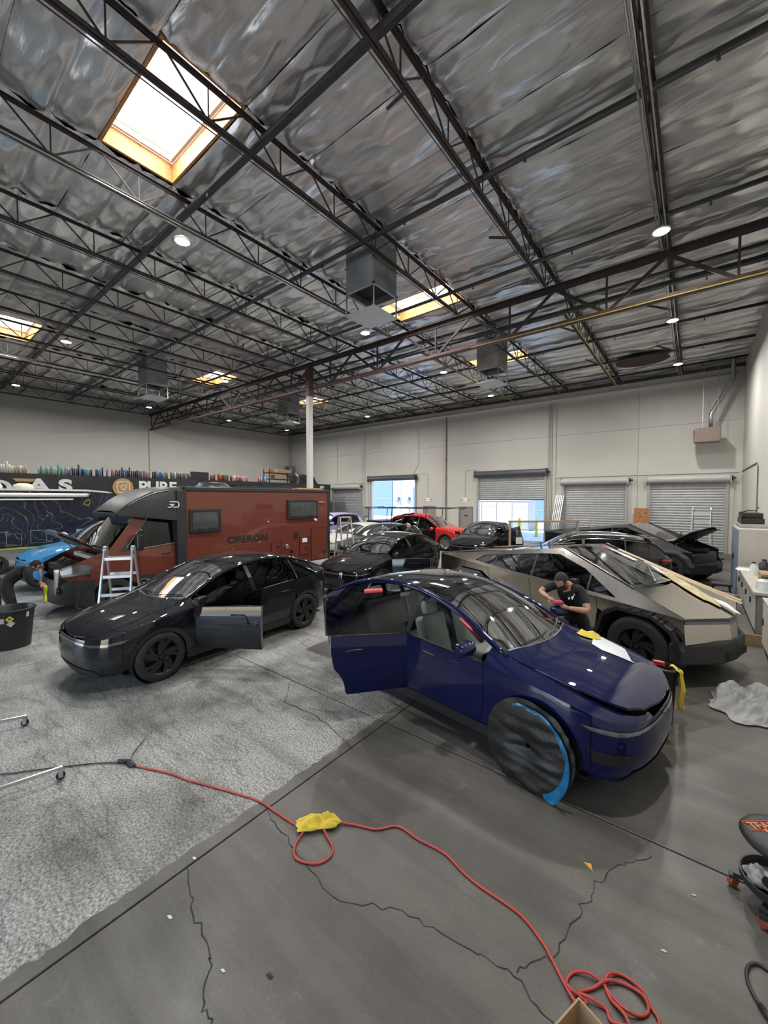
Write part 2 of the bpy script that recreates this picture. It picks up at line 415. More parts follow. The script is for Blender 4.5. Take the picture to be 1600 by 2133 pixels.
# wall behind the viewpoint with its own open roll-up door to daylight
wf = struct(link('wall_front', None), 'cream wall behind the viewpoint with an open door')
for (a, b, c, d) in wall_rects(XL-.2, XR+.2, 0, ZC+.1, [(-5.6,-1.2,0,4.1), (-17.2,-12.8,0,4.1)]): MB().bb(a, b, YF-.25, YF, c, d).build('wall_panel', mat('front_wall_grey', (.15,.15,.15), .7), wf)
for xa, kw in ((-3.4, 1.0), (-15.0, .25)): light('door_daylight', 'AREA', wf, (xa,YF-.1,2.05), DOOR_W*kw, 4.3, 4.0, (.86,.93,1.0), (PI/2,0,PI))
struct(MB().bb(-60, 30, -60, YF-.25, -.2, -.02).build('ground', mat('yard_concrete', (.62,.61,.58), .8, var=.06, vs=.4)), 'pale yard behind the viewpoint')
# pilaster line where the girder lands on the left wall
struct(MB().bb(XL, XL+.05, 12.1, 12.16, 4.0, 7.6).build('trim_1', mat('joint_sealant'), None), 'thin vertical joint on left wall')
# ------------------------------------------------------------------ roof steel
ZB, ZT = 8.45, 9.02
GY = 12.2
def joist(y0, y1, yb0, yb1, name='roof_joist'):
    """open-web joist along Y, origin on its own line: angle chords, web bars meeting every 1.34 m"""
    t = link(name, None); L2 = STEEL
    for s in (-1, 1):
        m = MB(); m.bb(s*.012, s*.055, y0, y1, ZT-.006, ZT); m.bb(s*.012, s*.020, y0, y1, ZT-.05, ZT-.006); m.build('top_chord', L2, t)
        m = MB(); m.bb(s*.012, s*.062, yb0, yb1, ZB, ZB+.008); m.bb(s*.012, s*.020, yb0, yb1, ZB+.008, ZB+.06); m.build('bottom_chord', L2, t)
    k = math.ceil((yb0-Y0+.05)/PY); y = Y0+(k-.5)*PY if Y0+(k-.5)*PY > yb0 else Y0+(k+.5)*PY
    while y < yb1-.02:
        unit_bar('web_bar', (0,y,ZB+.03), (0,y,ZT-.03), .020, t)
        if y-.62 > y0: unit_bar('web_bar', (0,y-.02,ZB+.03), (0,y-.62,ZT-.02), .024, t)
        if y+.62 < y1: unit_bar('web_bar', (0,y+.02,ZB+.03), (0,y+.62,ZT-.02), .024, t)
        y += PY
    unit_bar('web_bar', (0,yb1-.05,ZB+.03), (0,min(yb1+.75, y1-.1),ZT-.03), .04, t)
    return t
pn = joist(YF+.1, GY+.0, YF+.6, 11.35); pf = joist(GY+.02, YB-.02, 13.1, 23.3)
for k, x in enumerate(JX):
    for span, pr in (('near', pn), ('far', pf)):
        o = pr if k == 0 else copy_tree(pr)
        o.location.x = x
        w = 'between the viewpoint and the girder' if span == 'near' else 'beyond the girder, ending at the shutter wall'
        tag(o, f'{ORD[k]} dark roof joist from the right wall, {w}', 'roof joist', 'open-web roof joists')
        if span == 'far' and k in (1,3,5,7,9):
            MB().bb(.030, .064, 13.1, 23.3, ZB-.010, ZB-.001).build('yellow_strip', YEL, o)
        # kicker braces from bottom chord up to the deck
        for yy in ((4.75, 8.8) if span == 'near' else (15.2, 19.6)):
            if (k + int(yy)) % 2: unit_bar('kicker', (0, yy, ZB+.03), (-.75, yy+.5, ZT+.02), .045, o)
for k in ():
    pass
# the main girder across the hall
g = thing('roof_girder', 'deep dark steel truss girder crossing the hall above the white post', 'girder', (0,GY,0))
for s in (-1, 1):
    m = MB(); m.bb(XL+.05, XR-.02, s*.02, s*.14, 8.80, 8.815); m.bb(XL+.05, XR-.02, s*.02, s*.035, 8.66, 8.80); m.build('top_chord', STEEL, g)
    m = MB(); m.bb(XL+.05, XR-.02, s*.02, s*.12, 7.65, 7.665); m.bb(XL+.05, XR-.02, s*.02, s*.035, 7.665, 7.77); m.build('bottom_chord', STEEL2, g)
MB().bb(-5.9, XR-.03, -.125, -.09, 7.636, 7.648).build('yellow_strip', YEL, g)
x = JX[0]+1.33
while x > XL+.3:
    for d in (-1.33, 1.33):
        if XL < x+d < XR: unit_bar('diagonal', (x+d*.03,0,7.72), (x+d,0,8.72), .085, g, .05, None)
    unit_bar('vertical', (x,0,7.72), (x,0,8.7), .05, g)
    x -= 2.66
# white post under the girder
c = thing('steel_column', 'white square steel post rising behind the red camper', 'column', (-14.0, GY, 0))
MB().bb(-.11,.11,-.11,.11,.02,7.35).build('shaft', mat('post_white', (.72,.72,.69), .5, var=.05), c, bevel=.015)
MB().bb(-.13,.13,-.13,.13,7.35,8.66).build('upper_shaft', STEEL2, c)
MB().bb(-.2,.2,-.2,.2,0,.02).build('base_plate', STEEL2, c); MB().bb(-.18,.18,-.14,.14,8.64,8.66).build('cap_plate', STEEL2, c)
# ledgers on both end walls
tag(MB().bb(XL, XR, YB-.1, YB, ZT-.16, ZT).build('wall_ledger', STEEL), 'dark steel ledger along the top of the shutter wall', 'ledger')
# sprinkler branch lines across the joists and mains along the girder
for i, y in enumerate((.9, 4.2, 7.32, 10.75, 14.3, 17.5, 20.7, 23.35)):
    t = thing('sprinkler_line', f'{ORD[i]} black sprinkler branch pipe under the foil, counted from the front', 'pipe', (0,y,0), 0, 'sprinkler branch pipes')
    MB().tube([(XL+.2,0,8.885), (XR-.05,0,8.885)], .042, 8).build('pipe', BLACKPIPE, t, smooth=True)
    MB().bb(XL+.2, XR-.05, .05, .13, 8.90, 8.97).build('purlin', BLACKPIPE, t)
    x = XR-1.6
    while x > XL+1:
        o = link('sprinkler_head', MB().cyl((0,0,-.11),(0,0,-.03),.014,6).cyl((0,0,-.12),(0,0,-.105),.03,8).mesh('sprinkler_head', BLACKPIPE) if 'sprinkler_head' not in bpy.data.meshes else bpy.data.meshes['sprinkler_head'], t, (x,0,8.885))
        x -= 2.66
for i, (yy, zz) in enumerate(((12.62,8.52), (12.9,8.36), (12.5,8.14))):
    tag(MB().tube([(XL+.2,yy,zz), (XR-.1,yy,zz)], .045, 8).build('sprinkler_main', BLACKPIPE, smooth=True), f'{["uppermost","middle","lowest"][i]} of three black pipes running behind the girder', 'pipe', 'pipes behind the girder')
tag(MB().tube([(-30.1,YB-.12,8.5), (XR-.15,YB-.12,8.5)], .085, 12).build('sprinkler_main', WHITE, smooth=True), 'thick cream pipe along the top of the shutter wall', 'pipe')
# bright conduits slung under some joists
for k, ya, yb, w in ((0, YF+.3, 11.3, 'under the joist nearest the right wall'), (3, YF+.3, 11.3, 'under the fourth joist, by the large skylight'), (8, YF+.3, 11.3, 'low under the ninth joist, above the camper'), (0, 12.9, 22.9, 'beyond the girder beside the right wall')):
    xx = JX[k]
    m = MB()
    for d, zz in ((-.05, ZB-.035), (.045, ZB-.03), (-.11, ZB+.03)): m.tube([(xx+d, ya, zz), (xx+d, yb, zz)], .017, 6)
    tag(m.build('conduit_run', CHROME, smooth=True), f'bright metal conduits running {w}', 'conduit')
for k in (1, 2, 4, 5, 6):
    tag(MB().tube([(JX[k]-.09, YF+.3, ZB-.02), (JX[k]-.09, 11.3, ZB-.02)], .010, 6).build('cable_conduit', BLACKPIPE, smooth=True), f'thin dark conduit under the {ORD[k]} joist from the right wall', 'conduit')

# ------------------------------------------------------------------ skylights
def sky_mat():
    m, nt, b = _new('skylight_panel'); b.inputs['Roughness'].default_value = .5
    n = _noise(nt, 1.2, 2); r = _ramp(nt, n.outputs[0], [(.3, (.96,.98,.96)), (.7, (1,1,1))]); nt.links.new(r.outputs[0], b.inputs['Base Color'])
    nt.links.new(r.outputs[0], b.inputs['Emission Color']); b.inputs['Emission Strength'].default_value = SKY_E
    return m
M_SKY = sky_mat()
SKYN = {(2,0):'large nearest glowing skylight with pine curb above the dark grey car', (2,6):'skylight with pine curb just before the girder, right of the duct', (2,11):'farthest right skylight with pine curb, high over the shutter wall',
        (7,0):'skylight cut by the left edge of the view', (7,6):'small left skylight with pine curb above the red camper', (7,11):'small far skylight with pine curb beside the white post'}
for (b, p) in SKY:
    x1, x0 = JX[b], JX[b+1]; y0 = Y0+p*PY; y1 = y0+PY; cx, cy = (x0+x1)/2, (y0+y1)/2; hx, hy = (x1-x0)/2-.02, PY/2-.01
    t = thing('skylight', SKYN[(b,p)], 'skylight', (cx,cy,0), 0, 'roof skylights')
    zb, zt = ZC-.03, ZC+.34
    for (a0,a1,b0,b1) in ((-hx,hx,-hy,-hy+.05), (-hx,hx,hy-.05,hy), (-hx,-hx+.05,-hy+.05,hy-.05), (hx-.05,hx,-hy+.05,hy-.05)):
        MB().bb(a0,a1,b0,b1,zb,zt).build('curb_board', WOOD, t, bevel=.004)
    for q in range(4):
        m = MB()
        for zz in (zt+.01, zt+.07, zt+.13):
            w = .055
            a0,a1,b0,b1 = ((-hx+.05,hx-.05,-hy+.05,-hy+.05+w), (-hx+.05,hx-.05,hy-.05-w,hy-.05), (-hx+.05,-hx+.05+w,-hy+.1,hy-.1), (hx-.05-w,hx-.05,-hy+.1,hy-.1))[q]
            m.bb(a0,a1,b0,b1,zz,zz+.045)
        m.build('flange', CREAM, t)
    for (a, bq) in ((-hx+.10, 0), (hx-.10, 0), (0, hy-.10), (0, -hy+.10), (-hx+.10,hy-.1), (hx-.1,hy-.1)):
        MB().box((a, bq, zt+.09), (.04,.04,.2)).build('clip', CREAM, t)
    def dome(u, v): 
        return (-hx+.04+(2*hx-.08)*u, -hy+.04+(2*hy-.08)*v, zt+.2+.16*(1-(2*u-1)**4)*(1-(2*v-1)**4))
    MB().grid(dome, 12, 8, flip=True).build('dome', M_SKY, t, smooth=True)
    light('skylight_glow', 'AREA', t, (0,0,zt+.17), SKY_W, 2*hx-.3, 2*hy-.3, (.94,.98,1.0), spread=math.radians(125))

# ------------------------------------------------------------------ evaporative-cooler ducts
for i, (x, y, w) in enumerate(((-6.75,8.02,'nearest galvanised duct box hanging from the roof with pyramid diffuser'), (-6.75,15.8,'galvanised duct box beside the farthest right skylight'), (-20.3,8.02,'galvanised duct box high over the red camper, left of the post'), (-20.3,16.0,'farthest galvanised duct box, just left of the white post'))):
    t = thing('air_duct', w, 'duct', (x,y,0), 0, 'drop ducts from the roof')
    a = .46; zb = 7.95
    for q, (nx, ny) in enumerate(((1,0),(-1,0),(0,1),(0,-1))):
        m = MB()
        if nx: m.bb(nx*a-.012, nx*a+.012, -a, a, zb, ZC-.05)
        else: m.bb(-a+.012, a-.012, ny*a-.012, ny*a+.012, zb, ZC-.05)
        m.build('duct_panel', SHEET, t)
    for z in (zb+.02, 8.6):
        m = MB()
        for s in (-1,1): m.bb(s*a-.03,s*a+.03,-a-.03,a+.03,z-.02,z+.02); m.bb(-a-.03,a+.03,s*a-.03,s*a+.03,z-.021,z+.021)
        m.build('flange', SHEET, t)
    for sx in (-1,1):
        for sy in (-1,1): MB().beam((sx*a,sy*a,zb), (sx*a,sy*a,7.42), .03).build('hanger', SHEET, t)
    MB().bb(-a+.015,a-.015,-a+.015,a-.015,zb+.18,zb+.2).build('grille', DARK, t)
    b = a+.05
    MB().add([(-b,-b,7.42),(b,-b,7.42),(b,b,7.42),(-b,b,7.42),(0,0,7.66)], [(0,1,4),(1,2,4),(2,3,4),(3,0,4),(3,2,1,0)]).build('diffuser', SHEETL, t)

# ------------------------------------------------------------------ high-bay lamps
def emis(name, col, e):
    m, nt, b = _new(name); n = _noise(nt, 4); r = _ramp(nt, n.outputs[0], [(.3, tuple(c*.97 for c in col)), (.7, col)])
    nt.links.new(r.outputs[0], b.inputs['Emission Color']); b.inputs['Emission Strength'].default_value = e; nt.links.new(r.outputs[0], b.inputs['Base Color']); return m
M_LENS = emis('lamp_lens', (1,.99,.95), LAMP_E)
LENS = MB().lathe([(0,-.012),(.10,-.010),(.145,0)], 20).mesh('lens', M_LENS, True)
HOUS = MB().lathe([(0,.11),(.05,.11),(.07,.07),(.125,.05),(.158,.03),(.162,0),(.145,-.002)], 20).mesh('housing', mat('lamp_white', (.82,.82,.8), .4), True)
CORD = MB().tube([(0,0,.1),(.01,0,.2),(0,0,.3)], .006, 5).mesh('cord', PLASTIC)
HOOK = MB().tube([(0,0,.3),(.02,0,.33),(0,0,.36),(-.02,0,.33),(0,0,.3)], .006, 5).mesh('hook', GALV)
rows = [(JX[0],'beside the right wall'), (JX[3],'over the car aisle'), (JX[6]-.66,'over the red camper side'), (JX[9]-1.2,'by the left wall')]
for i, (x, rw) in enumerate(rows):
    for j, y in enumerate((4.05, 9.95, 15.1, 20.1)):
        z = 8.12
        t = thing('high_bay_lamp', f'{ORD[j]} round lit high-bay lamp from the front in the row {rw}', 'lamp', (x,y,z), 0, 'round high-bay lamps')
        if i > 1: MB().tube([(0,0,.34),(0,0,ZC-z+.02)], .008, 5).build('drop_rod', GALV, t)
        link('lens', LENS, t); link('housing', HOUS, t); link('cord', CORD, t); link('hook', HOOK, t)
        light('lamp_light', 'AREA', t, (0,0,-.03), LAMP_W, .28, None, (1,.975,.93), spread=math.radians(180))

# ------------------------------------------------------------------ roll-up doors, personnel doors
def shutter(idx, x0, x1, top, bottom, hood, label, pale):
    d = struct(link(f'door_{idx}', None, None, ((x0+x1)/2, YB, 0)), label); w = (x1-x0)/2
    if bottom < top-.05:
        def cur(u, v):
            z = bottom+.06+(top-bottom-.06+.2)*v; return (-w+2*w*u, .06-.022*abs(math.sin(z/.135*PI)), z)
        n = int((top-bottom)/.135*6)
        MB().grid(cur, 1, n).build('curtain', SLAT, d, smooth=True)
        MB().bb(-w, w, .02, .09, bottom, bottom+.07).build('bottom_bar', SLATD, d)
    for s in (-1, 1):
        MB().bb(s*(w+.06)-.06, s*(w+.06)+.06, -.09, -.002, 0, top+.35).build('guide', mat('guide_steel', (.42,.41,.39), .5, .3), d)
        MB().bb(s*(w+.17)-.02, s*(w+.17)+.02, -.42, 0, top-.02, top+.42).build('bracket', SLATL if pale else SLATD, d)
    m = MB(); m.lathe([(0,-w-.14),(.20,-w-.14),(.20,w+.14),(0,w+.14)], 16, (0,-.22,top+.2), 'x')
    m.build('drum_hood', SLATL if pale else SLATD, d, smooth=True, sharp=40)
    MB().lathe([(0,0),(.10,0),(.10,.10),(.04,.12),(.04,.2),(0,.2)], 12, (w+.16,-.22,top+.2), 'x').build('motor', PLASTIC, d, smooth=True, sharp=40)
    if bottom < .3: MB().tube([(w+.3,-.22,top+.1),(w+.3,-.2,.9)], .008, 5).build('pull_chain', GALV, d)
    return d
shutter(1, -25.52, -22.23, 3.45, 0, .4, 'closed grey roll-up door behind the lavender car', True)
shutter(2, -21.0, -16.72, 4.05, 4.0, .4, 'fully raised roll-up door with dark drum, open to daylight', False)
shutter(3, -11.53, -7.23, 4.08, 2.55, .4, 'half raised roll-up door with dark drum, open to daylight', False)
shutter(4, -6.07, -2.99, 3.45, 0, .4, 'closed grey roll-up door right of the leaning plank', True)
shutter(5, -1.86, 1.14, 3.45, 0, .4, 'closed grey roll-up door at the right end of the wall', True)
MDOOR = mat('door_taupe', (.30,.28,.255), .55, var=.05)
for idx, (x0, x1, lb) in ((6, (-13.03,-11.95,'taupe steel personnel door with a small black sign')), (7, (-16.0,-14.92,'taupe steel personnel door half hidden by the red pickup'))):
    d = struct(link(f'door_{idx}', None, None, ((x0+x1)/2, YB, 0)), lb); w = (x1-x0)/2
    MB().bb(-w+.06, w-.06, .03, .08, .01, 2.04).build('leaf', MDOOR, d)
    m = MB(); m.bb(-w,-w+.06,-.03,.1,0,2.1); m.bb(w-.06,w,-.03,.1,0,2.1); m.bb(-w+.06,w-.06,-.03,.1,2.04,2.1); m.build('frame', mat('door_frame', (.24,.23,.21), .5), d)
    MB().tube([(w-.14,.03,1.0),(w-.14,-.03,1.0),(w-.26,-.03,1.0)], .012, 6).build('handle', GALV, d)
    MB().bb(-.1,.12,.015,.03,1.42,1.52).build('sign', PLASTIC, d)
    MB().bb(-w+.08,-w+.42,-.03,.02,1.93,2.0).build('closer', GALV, d)
# exit signs
M_EXW = mat('sign_white', (.85,.84,.8), .5, emit=.25); M_EXR = mat('exit_red', (.85,.03,.03), .5, emit=1.2)
FONT = {}
def text_obj(txt, name, size, m, parent, loc, rot=(PI/2,0,0), ext=.003, shear=0, align='CENTER', sx=1., bold=0.):
    cu = bpy.data.curves.new(name, 'FONT'); cu.body = txt; cu.size = size; cu.extrude = ext; cu.align_x = align; cu.align_y = 'CENTER'; cu.shear = shear; cu.offset = bold
    tmp = bpy.data.objects.new('tmp', cu); C.objects.link(tmp)
    dg = bpy.context.evaluated_depsgraph_get(); me = bpy.data.meshes.new_from_object(tmp.evaluated_get(dg)); bpy.data.objects.remove(tmp)
    me.materials.clear(); me.materials.append(m); me.name = name
    o = link(name, me, parent, loc, rot); o.scale = (sx,1,1); return o
for x, w in ((-15.58,'left'), (-12.54,'right')):
    t = thing('exit_sign', f'{w} one of two red exit signs with twin lamps above the personnel doors', 'exit sign', (x,YB-.03,2.56), 0, 'exit signs')
    MB().box((0,0,0),(.34,.05,.22)).build('housing', M_EXW, t, bevel=.01)
    text_obj('EXIT', 'lettering', .15, M_EXR, t, (0,-.03,0), bold=.004)
    for s in (-1,1): MB().lathe([(0,-.05),(.06,-.05),(.045,.03),(0,.04)], 12, (s*.24,-.03,.08), 'y').build('lamp_head', WHITE, t, smooth=True)
# conduits and pipes on the shutter wall
def wall_pipe(pts, r, m, label, name='wall_conduit'):
    return tag(MB().tube([(x, YB-r-.012-d, z) for x, z, *dd in pts for d in [dd[0] if dd else 0]], r, 6).build(name, m), label, 'conduit')
WC = mat('conduit_cream', (.58,.565,.52), .6, var=.05)
t = tag(MB().tube([(-14.03,YB-.07,0),(-14.03,YB-.07,8.42)], .035, 8).build('standpipe', mat('rust_pipe', (.19,.10,.075), .6, var=.2)), 'rust red vertical pipe with couplings between the two open doors', 'pipe')
for z in (1.2, 2.6, 4.1, 5.4, 6.8): MB().cyl((-14.03,YB-.07,z-.06),(-14.03,YB-.07,z+.06),.052,8).build('coupling', mat('rust_pipe'), t)
for i, x in enumerate((-7.02,-6.93,-6.84,-6.60)): wall_pipe([(x,.1),(x,8.35)], .022, WC, f'{ORD[i]} of four upright cream conduits left of the closed doors')
wall_pipe([(-6.6,3.2),(-6.6,3.85),(-6.4,3.92),(1.6,3.92)], .02, WC, 'level cream conduit above the two closed right doors')
wall_pipe([(-12.54,2.7),(-12.54,4.5),(-12.4,4.6),(-11.6,4.6)], .018, WC, 'cream conduit bending from the right exit sign to the half raised door')
wall_pipe([(-15.58,2.7),(-15.58,4.35),(-15.7,4.5),(-21.2,4.5),(-21.4,4.3),(-21.4,1.0)], .018, WC, 'cream conduit looping over the fully raised door')
wall_pipe([(-16.9,4.5),(-16.4,5.2),(-16.4,8.3)], .018, WC, 'cream conduit rising right of the fully raised door')
wall_pipe([(-21.75,.5),(-21.75,8.3)], .02, WC, 'upright cream conduit left of the fully raised door')
wall_pipe([(-22.0,.5),(-22.0,6.6),(-20.2,6.8),(-20.2,8.3)], .02, WC, 'cream conduit with a step, left of the fully raised door')
wall_pipe([(-25.0,4.0),(-25.0,8.3)], .02, WC, 'upright cream conduit above the far left roll-up door')
wall_pipe([(-25.6,3.95),(-22.1,3.95),(-22.0,3.8),(-22.0,1.2)], .018, WC, 'cream conduit framing the far left roll-up door')
for i, (x, z, w, h, lb) in enumerate(((-6.72,1.75,.3,.5,'grey electrical box under the conduits beside the half raised door'), (-21.6,1.6,.5,.8,'grey electrical cabinet left of the fully raised door'), (-22.0,.9,.3,.5,'small grey switch box left of the fully raised door'))):
    t = thing('electrical_box', lb, 'electrical box', (x,YB-.08,z)); MB().box((0,0,0),(w,.14,h)).build('housing', mat('box_grey', (.36,.37,.36), .5), t, bevel=.01); MB().box((w*.3,-.09,0),(.03,.04,.08)).build('latch', PLASTIC, t)
# unit heater with flue at the right end
t = thing('unit_heater', 'brown hanging gas heater with louvres high on the right of the shutter wall', 'heater', (.3,23.9,5.62))
HB = mat('heater_brown', (.24,.17,.15), .5, var=.08)
MB().box((.18,0,0),(.72,.75,.66)).build('housing', HB, t, bevel=.02)
MB().box((-.28,0,0),(.22,.73,.64)).build('louvre_frame', HB, t, bevel=.01)
for i in range(7): MB().box((-.41,0,-.24+i*.08),(.06,.66,.018)).build('louvre', mat('louvre_dark', (.42,.40,.38), .4, .5), t)
for sx in (-.1,.45): MB().tube([(sx,0,.33),(sx,0,3.3)], .01, 5).build('hanger_rod', GALV, t)
MB().tube([(.2,.1,.33),(.2,.1,1.0),(.28,.12,1.15),(.85,.3,2.35),(.95,.33,2.6),(.95,.33,3.45)], .085, 12).build('flue', GALV, t, smooth=True)
t2 = tag(MB().tube([(XR-.02,24.9,3.95),(XR-.02,19.2,3.95),(XR-.02,18.9,3.8),(XR-.02,18.9,1.6)], .02, 6).build('wall_conduit', mat('conduit_dark', (.16,.15,.14), .6)), 'dark conduit turning down on the right wall', 'conduit')
# small heater box in the far left corner
t = thing('wall_heater', 'grey louvred heater box in the far left corner above the rack', 'heater', (-30.9,24.4,5.3))
MB().box((0,0,0),(.75,.6,.95)).build('housing', SHEET, t, bevel=.02)
for i in range(6): MB().box((.05,-.32,-.3+i*.11),(.6,.03,.05)).build('louvre', DARK, t)
MB().tube([(0,.1,.4),(0,.1,2.2),(.1,.2,3.6)], .05, 6).build('pipe', SHEET, t)
MB().tube([(-.25,.1,.4),(-.25,.1,3.6)], .03, 6).build('pipe', SHEET, t)

# ------------------------------------------------------------------ outside the open doors
GRD = mat('yard_concrete', (.55,.54,.52), .8, var=.06, vs=.4)
struct(MB().bb(-75, 40, YB+.22, 90, -.2, -.02).build('ground', GRD), 'pale sunlit yard outside the open doors')
BW = mat('facade_white', (.20,.24,.30), .8, var=.03); BBL = mat('facade_blue', (.05,.095,.19), .6, var=.06); BST = mat('facade_pale_blue', (.11,.155,.24), .6, var=.05)
bl = thing('warehouse_building', 'pale blue warehouse across the yard with blue roll-up doors', 'building', (0,47,0))
MB().bb(-70, 20, 0, 6, 0, 11).build('facade', BW, bl)
for x0, x1, z1 in ((-39.6,-35.4,5.2), (-31.8,-29.6,4.2), (-24.8,-20.4,5.0), (-16.6,-12.8,5.0), (-45,-42,5)):
    MB().bb(x0, x1, -.12, -.005, 0, z1).build('door', BBL, bl)
    for k in range(1,4): MB().bb(x0+.1, x1-.1, -.15, -.121, z1*k/4-.03, z1*k/4+.03).build('door_rib', BST, bl)
for z in (6.6, 8.3): MB().bb(-70, 20, -.05, -.004, z, z+.12).build('reveal', BST, bl)
for x in (-52,-46.5,-34,-27,-18.5,-10.5): MB().bb(x, x+.12, -.05, -.004, 0, 11).build('reveal', BST, bl)
for x in (-34.5,-32.6): MB().box((x,-.3,2.6),(.7,.5,.5)).build('wall_light', BST, bl)
for i, (x, w, lb) in enumerate(((-13.3,5.4,'white utility cabinets standing outside the half raised door'),)):
    t = thing('utility_cabinet', lb, 'cabinet', (x,32.5,0)); UW = mat('cabinet_white', (.26,.275,.30), .5, var=.03)
    MB().bb(-w/2,w/2,0,1.6,0,2.4).build('body', UW, t, bevel=.02); MB().bb(-w/2-.05,w/2+.05,-.05,1.65,2.4,2.48).build('lid', UW, t)
    for k in range(4):
        d = MB().bb(-w/2+.05+k*w/4, -w/2-.05+(k+1)*w/4, -.04,-.002,.15,2.3).build('door', UW, t)
        MB().bb(-w/2+.25+k*w/4, -w/2-.25+(k+1)*w/4, -.06,-.041,1.95,2.15).build('vent', mat('vent_grey', (.42,.45,.5), .5), d)
    MB().bb(w/2-1.0,w/2-.6,-.06,-.042,1.3,1.65).build('notice', WHITE, t)
BY = mat('bollard_yellow', (.80,.60,.03), .5)
for i, (x, y, lb) in enumerate(((-9.9,28.3,'left yellow bollard outside the half raised door'), (-8.7,28.3,'right yellow bollard outside the half raised door'))):
    t = thing('bollard', lb, 'bollard', (x,y,0), 0, 'yellow bollards'); MB().lathe([(.1,0),(.1,1.15),(.07,1.25),(0,1.28)], 14).build('post', BY, t, smooth=True, sharp=50)
    MB().lathe([(.16,0),(.16,.03),(.1,.03)], 14).build('collar', GRD, t)
# ------------------------------------------------------------------ vehicle surfaces
def crv(pts):
    """monotone cubic through (x, y) points"""
    pts = sorted(pts); xs = [p[0] for p in pts]; ys = [p[1] for p in pts]; n = len(xs)
    d = [(ys[i+1]-ys[i])/(xs[i+1]-xs[i]) for i in range(n-1)]
    m = [d[0]] + [0 if d[i-1]*d[i] <= 0 else 2*d[i-1]*d[i]/(d[i-1]+d[i]) for i in range(1, n-1)] + [d[-1]]
    def f(x):
        if x <= xs[0]: return ys[0] + m[0]*(x-xs[0])*0
        if x >= xs[-1]: return ys[-1]
        i = 0
        while x > xs[i+1]: i += 1
        h = xs[i+1]-xs[i]; t = (x-xs[i])/h
        return (1+2*t)*(1-t)**2*ys[i] + t*(1-t)**2*h*m[i] + t*t*(3-2*t)*ys[i+1] + t*t*(t-1)*h*m[i+1]
    return f
def inside(p, poly):
    x, y = p; c = False; n = len(poly)
    for i in range(n):
        x1, y1 = poly[i]; x2, y2 = poly[i-1]
        if (y1 > y) != (y2 > y) and x < (x2-x1)*(y-y1)/(y2-y1)+x1: c = not c
    return c
def resample(poly, step):
    out = []; n = len(poly)
    for i in range(n):
        a, b = poly[i], poly[(i+1) % n]; L = math.hypot(b[0]-a[0], b[1]-a[1])
        if L < 1e-6: continue
        k = max(1, int(round(L/step)))
        out += [(a[0]+(b[0]-a[0])*j/k, a[1]+(b[1]-a[1])*j/k) for j in range(k)]
    return out
def patch2d(poly, step, holes=()):
    """conforming triangulation of an outline (with holes) on a regular interior lattice"""
    loops = [resample(poly, step)] + [resample(h, step) for h in holes]
    vs = []; es = []
    for lp in loops:
        b = len(vs); vs += lp; es += [(b+i, b+(i+1) % len(lp)) for i in range(len(lp))]
    bd = list(vs); xs = [p[0] for p in loops[0]]; ys = [p[1] for p in loops[0]]
    nx = int((max(xs)-min(xs))/step)+1; ny = int((max(ys)-min(ys))/step)+1
    cell = {}
    for p in bd: cell.setdefault((int(p[0]//step), int(p[1]//step)), []).append(p)
    for i in range(nx):
        for j in range(ny):
            p = (min(xs)+(i+.5)*step, min(ys)+(j+.5)*step)
            if not inside(p, loops[0]) or any(inside(p, h) for h in loops[1:]): continue
            ci, cj = int(p[0]//step), int(p[1]//step)
            if any((q[0]-p[0])**2+(q[1]-p[1])**2 < (.45*step)**2 for a in (-1,0,1) for b in (-1,0,1) for q in cell.get((ci+a, cj+b), ())): continue
            vs.append(p)
    r = delaunay_2d_cdt([Vector(v) for v in vs], es, [], 2 if holes else 1, 1e-5)
    V = [(v.x, v.y) for v in r[0]]
    F = []
    for f in r[2]:
        cx = sum(V[i][0] for i in f)/3; cy = sum(V[i][1] for i in f)/3
        if inside((cx, cy), loops[0]) and not any(inside((cx, cy), h) for h in loops[1:]): F.append(tuple(f))
    return V, F
def put_patch(mb, poly, step, mp, holes=(), flip=False, mirror=False, thick=0, tdir=None):
    V, F = patch2d(poly, step, holes)
    P = [Vector(mp(*v)) for v in V]
    for sgn in ((1, -1) if mirror else (1,)):
        Q = [Vector((p.x, p.y*sgn, p.z)) for p in P]; fl = flip ^ (sgn < 0)
        fs = [f[::-1] if fl else f for f in F]
        mb.add(Q, fs)
        if thick:
            T = Vector(tdir or (0,-thick,0)); T = Vector((T.x, T.y*sgn, T.z))
            mb.add([q+T for q in Q], [f[::-1] for f in fs])
            cnt = {}
            for f in fs:
                for a, b in zip(f, f[1:]+f[:1]): cnt[(a,b)] = 1
            be = [(a,b) for (a,b) in cnt if (b,a) not in cnt]; n0 = len(mb.v)
            for a, b in be: 
                n0 = len(mb.v); mb.v += [tuple(Q[a]), tuple(Q[b]), tuple(Q[b]+T), tuple(Q[a]+T)]; mb.f.append((n0, n0+3, n0+2, n0+1)); mb.m.append(mb.mi)
    return mb
